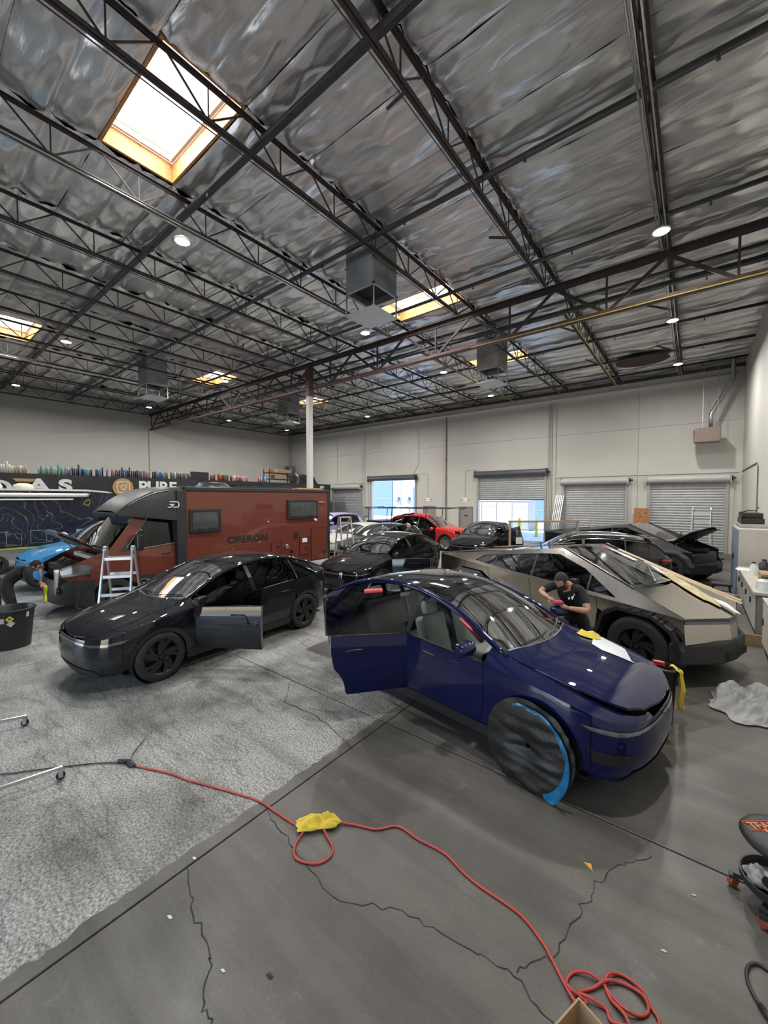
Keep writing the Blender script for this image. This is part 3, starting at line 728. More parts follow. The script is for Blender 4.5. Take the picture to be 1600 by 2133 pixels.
class Shape:
    """car surface: plan outline (shoulder curve), rail curve, centre height, bulge of the lower body"""
    def __init__(s, outline, rail, centre, off, zb=.22, crown=3.0, bulge=.02):
        P = [Vector(p) for p in outline]; out = []
        for i in range(len(P)-1):
            p0, p1, p2, p3 = P[max(i-1,0)], P[i], P[i+1], P[min(i+2,len(P)-1)]
            if i == 0: p0 = Vector((p2.x, -p2.y, p2.z))
            if i == len(P)-2: p3 = Vector((p1.x, -p1.y, p1.z))
            for k in range(10):
                t = k/10; out.append(.5*((2*p1)+(p2-p0)*t+(2*p0-5*p1+4*p2-p3)*t*t+(3*p1-3*p2+p3-p0)*t**3))
        out.append(P[-1]); s.O = out
        s.cs = [0]
        for a, b in zip(out, out[1:]): s.cs.append(s.cs[-1]+math.hypot(b.x-a.x, b.y-a.y))
        s.L = s.cs[-1]
        s.yR = crv([(x, y) for x, y, z in rail]); s.zR = crv([(x, z) for x, y, z in rail]); s.zc = crv(centre)
        s.off = crv(off); s.zb = zb; s.crown = crown; s.bulge = bulge
        s.xf = out[0].x; s.xr = out[-1].x
    def at(s, q):
        """shoulder point and outward plan normal at signed arc length q from the nose"""
        sg = -1 if q < 0 else 1; q = min(abs(q), s.L-1e-6); i = 0
        lo, hi = 0, len(s.cs)-1
        while hi-lo > 1:
            m = (lo+hi)//2
            if s.cs[m] <= q: lo = m
            else: hi = m
        a, b = s.O[lo], s.O[lo+1]; t = (q-s.cs[lo])/(s.cs[lo+1]-s.cs[lo]); p = a.lerp(b, t)
        def tan(k): 
            k0, k1 = max(k-1,0), min(k+1,len(s.O)-1); d = s.O[k1]-s.O[k0]
            if k == 0 or k == len(s.O)-1: d = Vector((0, 1 if k == 0 else -1, 0))
            return Vector((d.x, d.y)).normalized()
        d = tan(lo).lerp(tan(lo+1), t); n = Vector((d.y, -d.x)); n.normalize()
        return Vector((p.x, sg*p.y, p.z)), Vector((n.x, sg*n.y, 0))
    def qx(s, x):
        for i in range(len(s.O)-1):
            a, b = s.O[i], s.O[i+1]
            if b.x <= x <= a.x and i > 0: return s.cs[i]+(s.cs[i+1]-s.cs[i])*(a.x-x)/max(1e-9, a.x-b.x)
        return 0 if x > 0 else s.L
    def A(s, q, z, d=0.):
        p, n = s.at(q); v = (z-s.zb)/max(.05, p.z-s.zb); o = s.off(v)+d
        return Vector((p.x+n.x*o, p.y+n.y*o, z))
    def yz(s, x): p, n = s.at(s.qx(x)); return p.y, p.z
    def side(s, x, z, d=0.):
        q = s.qx(x); p, n = s.at(q)
        if z <= p.z+1e-6: return s.A(q, z, d)
        yr, zr = min(s.yR(x), p.y), s.zR(x); t = min(1, (z-p.z)/max(.01, zr-p.z))
        return Vector((x, p.y+(yr-p.y)*t+s.bulge*4*t*(1-t)+d, z))
    def top(s, x, y, d=0.):
        yr = s.yR(x); k = min(1, abs(y)/max(.02, yr))
        return Vector((x, y, s.zR(x)+(s.zc(x)-s.zR(x))*(1-k**s.crown)+d))
    def railpt(s, x): return Vector((x, s.yR(x), s.zR(x)))

def wheel(parent, x, y, r, w, rim_m, style='aero', side=1, steer=0, rr=.70, cover=None):
    """a tyre with its rim as two parts; the outer face looks along +y*side"""
    t = link('wheel', None, parent, (x, y, r), (0,0,steer if side > 0 else PI+steer))
    prof = [(r*rr, -w/2+.01), (r*.80, -w/2), (r*.94, -w/2+.005), (r*.99, -w/2+.03), (r, -w/2+.06), (r, w/2-.06), (r*.99, w/2-.03), (r*.94, w/2-.005), (r*.80, w/2), (r*rr, w/2-.01), (r*rr, -w/2+.01)]
    MB().lathe(prof, 36, (0,0,0), 'y').build('tyre', RUBBER, t, smooth=True, sharp=50)
    m = MB(); R = r*rr
    m.lathe([(0, w*.18), (R*.25, w*.20), (R*.3, w*.12), (R*.9, w*.06), (R*.93, w*.36), (R, w*.42), (R*1.01, w*.30), (R*1.0, -w*.4)], 30, (0,0,0), 'y')
    n = 5 if style in ('aero', 'star') else 7
    for k in range(n):
        a = 2*PI*k/n
        if style == 'aero':
            for da, ra, rb, wd in ((0, .18, .98, .13), (.42, .30, .98, .10)):
                pts = [(math.cos(a+da+.5*(q-.2))*R*(ra+(rb-ra)*q), math.sin(a+da+.5*(q-.2))*R*(ra+(rb-ra)*q)) for q in (0,.33,.66,1)]
                for (p, q2) in zip(pts, pts[1:]): m.beam((p[0], w*.36, p[1]), (q2[0], w*.36, q2[1]), R*wd*2, .022, (0,1,0))
        else:
            m.beam((0, w*.30, 0), (math.cos(a)*R*.97, w*.36, math.sin(a)*R*.97), R*.22, .03, (0,1,0))
    m.lathe([(0, w*.44), (R*.13, w*.43), (R*.16, w*.3)], 14, (0,0,0), 'y')
    m.build('rim', rim_m, t, smooth=True, sharp=35)
    return t
def arc(cx, cz, r, a0, a1, n=16): return [(cx+r*math.cos(a0+(a1-a0)*i/n), cz+r*math.sin(a0+(a1-a0)*i/n)) for i in range(n+1)]
GLD = glass('dark_tint_glass', (.10,.11,.115)); GLM = glass('mid_tint_glass', (.32,.36,.36)); GLC = glass('clear_auto_glass', (.62,.68,.67))
ROOFG = mat('roof_glass', (.010,.011,.013), .05, 0, coat=1., var=.1)
TRIM = mat('black_trim', (.016,.016,.017), .35, var=.2, vs=20)
CLAD = mat('arch_cladding', (.020,.020,.021), .55, var=.2, vs=20)
SEATW = mat('seat_white', (.62,.60,.56), .6, var=.06); SEATB = mat('seat_black', (.030,.030,.032), .6, var=.15)
LENSG = mat('lamp_lens_clear', (.12,.125,.135), .08, .2, coat=1., var=.1); TAIL = mat('tail_red', (.42,.012,.014), .12, 0, coat=1., var=.1)
RIMD = mat('rim_dark', (.028,.028,.030), .4, .4, var=.2); RIMS = mat('rim_silver', (.55,.56,.58), .3, .9, var=.08)

def interior(root, sh, seat, z0=.30, xs=(.15, -.95), yy=.38, rhd=False, wheel_x=.62):
    tub = MB(); tub.bb(sh.xr+.5, sh.xf-1.0, -.78, .78, z0-.06, z0); tub.bb(1.05, 1.12, -.7, .7, z0, .92)
    tub.bb(-1.05, -1.0, -.7, .7, z0, .75); tub.build('cabin_floor', DARK, root)
    d = MB(); d.prism([(.80,.72),(1.15,.78),(1.12,1.0),(.92,1.02),(.78,.95)], -.70, .70, 'y'); d.build('dashboard', seat if seat is SEATW and False else TRIM, root, bevel=.02)
    MB().box((.74,0,1.0),(.03,.36,.2)).build('screen', mat('screen_black', (.01,.01,.012), .1, coat=1.), root, bevel=.008)
    for x in xs:
        for sy in ((-1, 1) if x == xs[0] else (-1, 0, 1)):
            st = link('seat', None, root, (x, sy*yy, z0)); hw = .25 if x == xs[0] else .22
            MB().box((.05,0,.20),(.50,hw*2,.20)).build('cushion', seat, st, bevel=.05)
            m = MB(); m.box((-.0,0,.32),(.16,hw*2-.02,.62), 0, Matrix.Translation((-.22,0,.22)) @ Matrix.Rotation(-.28,4,'Y')); m.build('backrest', seat, st, bevel=.05)
            m = MB(); m.box((0,0,.74),(.10,.24,.18), 0, Matrix.Translation((-.20,0,.22)) @ Matrix.Rotation(-.28,4,'Y')); m.build('headrest', seat, st, bevel=.03)
    sw = MB(); Mx = Matrix.Translation((wheel_x, yy, .90)) @ Matrix.Rotation(math.radians(-65), 4, 'Y')
    sw.tube([Mx @ Vector((.175*math.cos(a), .185*math.sin(a), 0)) for a in [2*PI*k/20 for k in range(20)]], .017, 6, closed=True)
    sw.beam(Mx @ Vector((0,-.17,0)), Mx @ Vector((0,.17,0)), .05, .02); sw.beam(Mx @ Vector((0,0,0)), Mx @ Vector((-.02,0,-.25)), .05)
    sw.build('steering_wheel', TRIM, root, smooth=True, sharp=40)

SH_Y = Shape(
    [(2.33,0,.73),(2.32,.30,.735),(2.26,.58,.75),(2.12,.78,.785),(1.85,.885,.86),(1.5,.92,.925),(1.0,.935,.98),(.3,.945,1.01),(-.5,.945,1.04),(-1.2,.94,1.07),(-1.7,.90,1.095),(-2.05,.80,1.105),(-2.22,.62,1.11),(-2.28,.35,1.12),(-2.29,0,1.13)],
    [(2.30,.30,.755),(2.22,.55,.79),(2.0,.68,.865),(1.6,.74,.97),(1.2,.755,1.05),(1.0,.735,1.12),(.6,.685,1.31),(.25,.645,1.43),(-.1,.625,1.50),(-.5,.61,1.535),(-1.0,.60,1.505),(-1.5,.595,1.395),(-1.9,.60,1.245),(-2.15,.59,1.15),(-2.25,.45,1.13)],
    [(2.33,.735),(2.26,.79),(2.0,.915),(1.6,1.02),(1.25,1.08),(1.05,1.17),(.7,1.36),(.35,1.515),(.1,1.585),(-.25,1.62),(-.6,1.615),(-1.0,1.57),(-1.5,1.445),(-1.9,1.285),(-2.15,1.17),(-2.29,1.135)],
    [(0,-.055),(.12,-.02),(.3,.015),(.55,.028),(.8,.022),(1.0,0)])
def model_car(name, label, pm, loc, rz, sh=SH_Y, seat=SEATB, wind=GLC, sideg=GLD, open_doors=(), ax=(1.50,-1.39), wr=.357, rim=RIMD, style='aero', roof=None, detail=True, cat='car', group=None, tail=True, clad=True, hood_lift=0, skip_wheel=(), step=.075, archr=.415, pm_front=None, chrome=None, rearg=None, pm_door=None):
    pf_ = pm_front or pm; pd_ = pm_door or pm
    root = thing(name, label, cat, loc, rz, group)
    fx, rx = ax; ar = archr; zb = sh.zb; yS = lambda x: sh.yz(x)[0]; zS = lambda x: sh.yz(x)[1]
    g = .005
    # doors: outline in side view, hinged at their front edge
    xd0, xd1, xd2 = .99, -.13, rx+.28
    front = [(xd0-.05,.34),(xd0,.62),(xd0-.02,zS(xd0)-.004)] + [(xd0-(xd0-xd1)*k/6, zS(xd0-(xd0-xd1)*k/6)-.004) for k in range(1,6)] + [(xd1+g, zS(xd1)-.004),(xd1+g,.34)]
    rear = [(xd1-g,.34),(xd1-g,zS(xd1)-.004)] + [(xd1+(xd2-xd1)*k/5, zS(xd1+(xd2-xd1)*k/5)-.004) for k in range(1,6)]
    xe = rx+ar+.035
    rear += [(xd2,.86)] + [p for p in arc(rx, wr, ar+.035, math.radians(46), math.radians(3), 8)] + [(xe+.02,.34)]
    def win_poly(x0, x1):
        lo = [(x0+(x1-x0)*k/6, zS(x0+(x1-x0)*k/6)+.006) for k in range(7)]
        up = [(x1+(x0-x1)*k/8, max(zS(x1+(x0-x1)*k/8)+.012, sh.zR(x1+(x0-x1)*k/8)-.035)) for k in range(9)]
        return lo+up
    wf, wr_, wq = win_poly(.93, -.10), win_poly(-.17, rx+.22), win_poly(rx+.19, rx-.40)
    for sd in (1, -1):
        for nm, poly, wp, key, hx in (('front_door', front, wf, 'F', xd0), ('rear_door', rear, wr_, 'R', xd1)):
            hy = (yS(hx)-.04)
            hinge = Vector((hx-.01, sd*hy, 0))
            ang = dict(open_doors).get((key, sd), 0)
            d = link(nm, None, root, tuple(hinge), (0,0,-sd*ang))
            mp = lambda x, z: sh.side(x, z, .002)
            m = MB(); V0 = len(m.v); put_patch(m, poly, step, mp, mirror=False, flip=True, thick=.075 if ang else .03, tdir=(0,-.075 if ang else -.03,0))
            if sd < 0: m.v = [(x,-y,z) for x,y,z in m.v]; m.f = [f[::-1] for f in m.f]
            m.v = [(x-hinge.x, y-hinge.y, z) for x,y,z in m.v]; m.build('outer_skin', pd_, d, smooth=True, sharp=45)
            m = MB(); put_patch(m, wp, step*1.5, lambda x, z: sh.side(x, z, -.012), flip=True)
            if sd < 0: m.v = [(x,-y,z) for x,y,z in m.v]; m.f = [f[::-1] for f in m.f]
            m.v = [(x-hinge.x, y-hinge.y, z) for x,y,z in m.v]; m.build('window', (rearg or sideg) if key == 'R' else sideg, d, smooth=True)
            def loc_(p): return (p.x-hinge.x, sd*p.y-hinge.y, p.z)
            if detail:
                hxp = hx-.86 if key == 'F' else hx-.80
                m = MB(); m.tube([loc_(sh.side(hxp+k*.055, .885, .006)) for k in range(5)], .013, 6); m.build('handle', TRIM, d, smooth=True)
                m = MB(); a = [loc_(sh.side(hx-.03-k*.15, zS(hx-.03-k*.15)+.004, .006)) for k in range(int(((hx-xd1) if key=='F' else (xd1-xd2))/.15)+1)]; m.tube(a, .009, 5); m.build('belt_trim', chrome or TRIM, d, smooth=True)
                if ang:
                    m = MB(); m.bb(-.75,-.12,0,.04,0,.09); o = m.build('armrest', TRIM, d, loc=(0,-sd*.16-(.04 if sd>0 else 0),.68))
            if key == 'F':
                mb = MB(); c0 = sh.side(.80, zS(.80)+.02)
                mr = link('mirror', None, d, loc_(Vector((.80, c0.y+.11, zS(.80)+.11))))
                MB().prism([(-.05,-.075),(.05,-.055),(.095,.0),(.055,.075),(-.05,.085)], -.115, .115, 'y').build('mirror_cap', pm, mr, smooth=True, sharp=60, bevel=.028)
                MB().beam((0,0,-.03),(0,-sd*.12,-.08), .05, .03).build('mirror_arm', TRIM, mr)
    # fixed body panels: fenders, quarters, sills, rails, each side its own
    fend = [(xd0+g-.05,.34),(fx-ar-.0,.34)] + arc(fx, wr, ar, math.radians(184), math.radians(-4), 20) + [(fx+ar+.12,.26),(1.99,.30),(1.99,zS(1.99))] + [(1.99-(1.99-xd0)*k/6, zS(1.99-(1.99-xd0)*k/6)) for k in range(1,6)] + [(xd0-.02+g, zS(xd0)),(xd0+g,.62)]
    quar = [(rx-ar,.30)] + [(-1.99,.30),(-1.99,zS(-1.99))] + [(-1.99+(xd2+1.99)*k/6, zS(-1.99+(xd2+1.99)*k/6)) for k in range(1,6)] + [(xd2-g, zS(xd2)),(xd2-g,.86)] + arc(rx, wr, ar, math.radians(50), math.radians(184), 16)
    x0, x1 = 2.30, xd0-.02; xa, xb = rx-.36, -2.24
    for sgn in (1, -1):
        fm = lambda p: Vector((p.x, sgn*p.y, p.z)); pos = sgn > 0
        b = put_patch(MB(), fend, step, lambda x, z: fm(sh.side(x, z)), flip=pos)
        b.grid(lambda u, v: fm(sh.side(x0+(x1-x0)*u, zS(x0+(x1-x0)*u)+(max(.001, sh.zR(x0+(x1-x0)*u)-zS(x0+(x1-x0)*u)))*v)), 26, 4, flip=not pos)
        b.build('fender', pf_, root, smooth=True, sharp=50)
        b = put_patch(MB(), quar, step, lambda x, z: fm(sh.side(x, z)), flip=pos)
        b.grid(lambda u, v: fm(sh.side(xa+(xb-xa)*u, zS(xa+(xb-xa)*u)+max(.004, sh.zR(xa+(xb-xa)*u)-zS(xa+(xb-xa)*u))*v)), 14, 5, flip=not pos)
        b.build('quarter_panel', pd_, root, smooth=True, sharp=50)
        pts = [sh.railpt(1.14-(1.14+2.15)*k/34) for k in range(35)]
        MB().tube([(p.x, sgn*(p.y+.004), p.z-.008) for p in pts], [.030+.006*min(1,k/6) for k in range(35)], 8).build('roof_rail', pm, root, smooth=True)
        for xp, wd in ((-.135,.085), (rx+.205,.05)):
            MB().grid(lambda u, v: fm(sh.side(xp+wd*(u-.5), zS(xp)+.004+(sh.zR(xp)-.03-zS(xp))*v, -.016)), 2, 6, flip=not pos).build('pillar_trim', TRIM, root, smooth=True)
        put_patch(MB(), wq, step*1.5, lambda x, z: fm(sh.side(x, z, -.008)), flip=pos).build('quarter_glass', rearg or sideg, root, smooth=True)
        MB().grid(lambda u, v: fm(sh.side(fx-ar+.02+(rx+ar-fx+ar-.04)*u, .20+.14*v, .008)), 20, 3, flip=not pos).build('sill', CLAD if clad else pm, root, smooth=True)
        for cx in (fx, rx):
            if clad: MB().grid(lambda u, v: fm(sh.side(cx+(ar+.02-.065*v)*math.cos(math.radians(-8+196*u)), wr+(ar+.02-.065*v)*math.sin(math.radians(-8+196*u)), .013-.03*v)), 26, 2, flip=pos).build('arch_cladding', CLAD, root, smooth=True)
            wl = MB(); wl.tube([(cx, sgn*.55, wr), (cx, sgn*.56, wr), (cx, sgn*.87, wr)], [.01, ar-.02, ar-.02], 20, cap=False); wl.build('wheel_liner', DARK, root)
    MB().bb(-1.95, 1.95, -.80, .80, zb-.02, zb).build('underbody', DARK, root)
    # bumpers
    qf = sh.qx(1.995)
    fb = [(-qf,.27)] + [(-qf+2*qf*k/20, .20+.06*abs(-1+2*k/20)**2) for k in range(1,20)] + [(qf,.27),(qf,sh.at(qf)[0].z)] + [(qf-2*qf*k/40, sh.at(qf-2*qf*k/40)[0].z) for k in range(1,40)] + [(-qf,sh.at(-qf)[0].z)]
    put_patch(MB(), fb, step, lambda s_, z: sh.A(s_, z)).build('front_bumper', pf_, root, smooth=True)
    q0 = sh.qx(-1.995); hl = sh.L-q0
    rq = lambda k: sh.L - k if k >= 0 else -(sh.L + k)
    def Ar(k, z, d=0.):
        p = sh.A(sh.L-abs(k), z, d); return Vector((p.x, p.y if k >= 0 else -p.y, p.z))
    rb = [(-hl,.30)] + [(-hl+2*hl*k/16,.28) for k in range(1,16)] + [(hl,.30),(hl,sh.at(q0)[0].z)] + [(hl-2*hl*k/30, sh.at(sh.L-abs(hl-2*hl*k/30))[0].z) for k in range(1,30)] + [(-hl,sh.at(q0)[0].z)]
    put_patch(MB(), rb, step, Ar, flip=True).build('rear_bumper', pm, root, smooth=True)
    lv = MB(); put_patch(lv, [(-hl*.8,.26),(hl*.8,.26),(hl*.8,.44),(-hl*.8,.44)], .12, lambda k, z: Ar(k, z, .008), flip=True); lv.build('rear_valance', CLAD, root, smooth=True)
    if tail:
        for sgn in (1, -1):
            zz = zS(-1.95)
            put_patch(MB(), [(sgn*k, z) for k, z in ((hl+.05,zz-.05),(hl*.55,zz-.075),(hl*.50,zz-.02),(hl*.9,zz+.0))], .06, lambda k, z: Ar(k, z, .007), flip=sgn > 0).build('tail_lamp', TAIL, root, smooth=True)
    # lamps and nose details
    for sgn in (1, -1):
        hp = [(sgn*k, z) for k, z in ((.56,.665),(.78,.672),(.98,.70),(1.06,.735),(.9,.725),(.7,.702),(.56,.695))]
        put_patch(MB(), hp, .04, lambda s_, z: sh.A(s_, z, .006), flip=sgn < 0).build('headlamp', LENSG, root, smooth=True)
        if detail: put_patch(MB(), [(sgn*k, z) for k, z in ((.62,.50),(.98,.54),(.96,.43),(.68,.40))], .06, lambda s_, z: sh.A(s_, z, .004), flip=sgn < 0).build('lower_lamp', TRIM, root, smooth=True)
    lb = [(-.56,.668),(.56,.668),(.56,.695),(-.56,.695)]
    put_patch(MB(), lb, .06, lambda s_, z: sh.A(s_, z, .005)).build('light_bar', LENSG, root, smooth=True)
    put_patch(MB(), [(-.72,.235),(.72,.235),(.60,.335),(-.60,.335)], .06, lambda s_, z: sh.A(s_, z, .006)).build('lower_grille', CLAD, root, smooth=True)
    # hood, windscreen, roof, rear glass
    xc = lambda y: 1.24-.16*(abs(y)/.75)**2
    hf = [(x, sh.yR(x)-.006) for x in [1.10+(2.27-1.10)*k/14 for k in range(15)]]
    hood = [(xc(y)+.01, y) for y in (-.6,-.4,-.2,0,.2,.4,.6)] + hf + [(2.312,.15),(2.318,0),(2.312,-.15)] + [(x,-y) for x, y in reversed(hf)]
    ho = link('hood', None, root, (1.2,0,1.0), (0,-hood_lift,0)); m = put_patch(MB(), hood, step, lambda x, y: sh.top(x, y, .004), thick=.02, tdir=(0,0,-.02)); m.v = [(x-1.2,y,z-1.0) for x,y,z in m.v]; m.build('hood_panel', pf_, ho, smooth=True, sharp=45)
    if hood_lift: MB().bb(1.25,2.2,-.62,.62,.60,.70).build('engine_bay', DARK, root)
    def span(x0, x1, e0=lambda y: 0, e1=lambda y: 0):
        n = 12; a = [(x0(y) if callable(x0) else x0, y) for y in [(-1+2*k/n)*(sh.yR(x0(0) if callable(x0) else x0)-.012) for k in range(n+1)]]
        X0 = x0(.7) if callable(x0) else x0
        r1 = [(X0+(x1-X0)*k/8, sh.yR(X0+(x1-X0)*k/8)-.012) for k in range(1,8)]
        b_ = [(x1, y) for y in [(1-2*k/n)*(sh.yR(x1)-.012) for k in range(n+1)]]
        return a + r1 + b_ + [(x,-y) for x,y in reversed(r1)]
    put_patch(MB(), span(lambda y: xc(y)-.01, .30), step, lambda x, y: sh.top(x, y), flip=True).build('windscreen', wind, root, smooth=True)
    put_patch(MB(), span(.29, -1.12), step, lambda x, y: sh.top(x, y), flip=True).build('roof_panel', roof or ROOFG, root, smooth=True)
    put_patch(MB(), span(-1.14, -2.02), step, lambda x, y: sh.top(x, y), flip=True).build('rear_glass', rearg or sideg, root, smooth=True)
    sp = MB(); put_patch(sp, span(-2.02, -2.24), step, lambda x, y: sh.top(x, y, .004), flip=True); sp.build('tailgate_lip', pm, root, smooth=True)
    cw = MB(); cw.grid(lambda u, v: sh.top(xc(-.68+1.36*u)-.015+.05*v, -.68+1.36*u, -.004), 16, 2); cw.build('cowl', TRIM, root, smooth=True)
    if detail:
        for y0 in (.1, -.45): MB().tube([sh.top(xc(y0+k*.14)-.03-.012*k, y0+k*.14, .018) for k in range(5)], .008, 5).build('wiper', TRIM, root)
    interior(root, sh, seat)
    for i, (cx, sd) in enumerate(((fx,1),(fx,-1),(rx,1),(rx,-1))):
        if i in skip_wheel: continue
        wheel(root, cx, sd*.815, wr, .24, rim, style, sd, rr=.72)
    return root
# ------------------------------------------------------------------ the crossovers
P_GREY = paint('paint_grey', (.010,.011,.014)); P_BLUE = paint('paint_blue', (.0009,.0042,.050), .25); P_BLACK = paint('paint_black', (.006,.006,.008))
P_RED = paint('paint_red', (.55,.025,.018)); P_WHITE = paint('paint_white', (.66,.65,.60), .03); P_LAV = paint('paint_lavender', (.42,.36,.66), .1); P_SKYB = paint('paint_sky_blue', (.06,.30,.62), .1); P_SLATE = paint('paint_slate', (.05,.055,.06))
grey = model_car('crossover_car', 'dark grey crossover parked on pale floor with its driver door open', P_GREY, (-7.14, 3.90, 0), math.radians(-86), open_doors=((('F',1), math.radians(60)),), wind=GLM)
blue = model_car('crossover_car', 'deep blue crossover in the foreground with its rear door open', P_BLUE, (-2.5, 4.88, 0), math.radians(-9), seat=SEATW, sideg=GLC, wind=GLC, open_doors=((('R',-1), math.radians(62)), (('F',1), math.radians(22))), rearg=GLD, hood_lift=math.radians(3.2))
model_car('crossover_car', 'glossy black crossover behind the grey one with its driver door open', P_BLACK, (-7.61, 9.73, 0), math.radians(-87.6), open_doors=((('F',1), math.radians(64)),), wind=GLM)
model_car('crossover_car', 'glossy black crossover before the half raised door, driver door ajar', P_BLACK, (-7.54, 17.09, 0), math.radians(-86), open_doors=((('F',1), math.radians(50)),), wind=GLM)
SH_W = Shape(
    [(2.33,0,.74),(2.32,.34,.745),(2.27,.62,.76),(2.12,.82,.80),(1.85,.90,.88),(1.5,.925,.94),(1.0,.94,.985),(.3,.95,1.0),(-.5,.95,1.015),(-1.2,.945,1.03),(-1.8,.925,1.05),(-2.12,.87,1.06),(-2.28,.70,1.07),(-2.33,.40,1.08),(-2.34,0,1.08)],
    [(2.30,.34,.77),(2.22,.60,.81),(2.0,.74,.89),(1.6,.79,.99),(1.2,.80,1.04),(1.0,.78,1.10),(.6,.73,1.32),(.25,.69,1.48),(-.1,.68,1.535),(-.6,.675,1.56),(-1.2,.67,1.54),(-1.75,.66,1.47),(-2.0,.67,1.33),(-2.22,.70,1.10),(-2.30,.55,1.09)],
    [(2.33,.75),(2.26,.81),(2.0,.94),(1.6,1.03),(1.25,1.07),(1.05,1.16),(.7,1.38),(.35,1.56),(.1,1.62),(-.4,1.645),(-1.0,1.64),(-1.5,1.60),(-1.85,1.53),(-2.0,1.38),(-2.22,1.13),(-2.34,1.09)],
    [(0,-.05),(.12,-.015),(.3,.015),(.55,.025),(.8,.018),(1.0,0)])
wag = model_car('estate_car', 'black estate car with bright window trim and red tail lamps beyond the steel pickup', P_BLACK, (-2.85, 13.2, 0), math.radians(196), sh=SH_W, style='star', rim=RIMS, roof=P_BLACK, chrome=CHROME)
for sy in (.56,-.56): MB().tube([SH_W.top(.2-k*.2, sy, .035 if 0 < k < 9 else 0) for k in range(10)], .016, 6).build('roof_bar', CHROME, wag, smooth=True)
for sgn in (1,-1): MB().tube([(x, sgn*(SH_W.side(x, SH_W.zR(x)-.03).y+.008), SH_W.zR(x)-.03) for x in [.95-k*.14 for k in range(20)]], .010, 5).build('window_trim', CHROME, wag, smooth=True)
MB().grid(lambda u, v: (-1.72-.30*u, (-.6+1.2*v), 1.575-.02*u+.01), 4, 8).build('roof_spoiler', P_BLACK, wag, smooth=True)
MB().box((-2.40,0,.80),(.02,.5,.12)).build('number_plate', WHITE, wag, bevel=.004)
o = model_car('suv_car', 'lavender wrapped SUV near the far left roll-up door', P_LAV, (-17.6, 16.9, 0), math.radians(-90), sh=SH_W, roof=P_LAV, detail=False, step=.11); o.scale = (1,1,1.1)
model_car('sedan_car', 'cream white car standing behind the red camper', P_WHITE, (-13.42, 14.92, 0), math.radians(-90), detail=False, step=.11, roof=P_WHITE).scale = (1,1,.9)
model_car('sedan_car', 'dark slate car whose roof shows behind the glossy black crossover', P_SLATE, (-11.08, 13.95, 0), math.radians(-90), detail=False, step=.11).scale = (1,1,.96)
van = model_car('compact_van', 'sky blue van with white roof and open black hood vent behind the camper', P_SKYB, (-15.6, 4.75, 0), math.radians(-86), sh=SH_W, roof=P_WHITE, wind=GLM, detail=False, step=.1); van.scale = (1.02,1.02,1.2)
MB().grid(lambda u, v: SH_W.top(1.75+.14*u, -.16+.32*v, .012), 3, 4).build('hood_vent', TRIM, van)
for i, y in enumerate((.30, .42, .5)): MB().grid(lambda u, v: SH_W.top(1.92+.24*u-.08*i, y-.05*i+.05*v+.06*u, .012), 4, 1).build('hood_graphic', P_WHITE, van)
# red and black work truck with ladder rack
trk = thing('work_truck', 'red and black pickup with mountain graphic and ladder rack before the open doors', 'pickup', (-11.98, 18.35, 0), math.radians(2))
cabm = model_car('cab', 'x', P_RED, (.75,0,0), 0, sh=SH_W, roof=P_RED, wind=GLM, pm_door=P_BLACK, rim=RIMS, style='star', detail=False, step=.1)
for k in ('label', 'category'): del cabm[k]
for ch in list(cabm.children):
    ch.parent = trk; ch.location.x = (ch.location.x+.55)*1.0; ch.location.z *= 1.12
    if ch.type == 'MESH': ch.scale = (1,1,1.12)
    else:
        for c2 in ch.children:
            if ch.name.startswith(('front_door','rear_door','hood','seat')): c2.scale = (1,1,1.12)
bpy.data.objects.remove(cabm)
MB().bb(-3.0,-1.85,-.97,.97,.62,1.42).build('toolbox', TRIM, trk, bevel=.03)
MB().bb(-3.05,-.1,-.60,.60,.5,.62).build('bed_frame', DARK, trk)
for y in (-.99,.97):
    for x in (-2.8,-2.3): MB().bb(x,x+.12,y,y+.02,1.1,1.24).build('latch', GALV, trk)
for y in (-.9,.9):
    MB().tube([(-3.2,y,2.12),(2.35,y,2.16)], .025, 6).build('rack_rail', TRIM, trk, smooth=True)
    for x in (-2.9,-1.3,.9): MB().tube([(x,y,1.38 if x < -1.8 else 1.45),(x+.06,y,2.12)], .022, 6).build('rack_post', TRIM, trk, smooth=True)
for k in range(7): MB().tube([(-3.1+k*.88,-.9,2.16),(-3.1+k*.88,.9,2.16)], .018, 6).build('rack_bar', TRIM, trk)
MRED = mat('print_red', (.70,.04,.04), .4); MWH = mat('print_white', (.82,.82,.80), .4)
text_obj('MOHAVE', 'door_lettering', .34, MRED, trk, (-.05,-1.0,.86), (PI/2,0,0), bold=.012, sx=1.1)
text_obj('1000', 'door_number', .22, MWH, trk, (.42,-1.0,.58), (PI/2,0,0), bold=.01, sx=1.1)
MB().tube([(-.85,-1.0,1.08),(-.55,-1.0,1.25),(-.40,-1.0,1.18),(-.15,-1.0,1.36),(.15,-1.0,1.16),(.3,-1.0,1.24),(.6,-1.0,1.04)], .018, 5).build('mountain_graphic', MWH, trk)
MB().grid(lambda u, v: (-.95+.75*u, -.72+.9*v, 1.86+.03*math.sin(9*v+4*u)-.25*(1-u)**2), 8, 8).build('purple_cover', mat('purple_cloth', (.18,.08,.45), .5), trk, smooth=True)

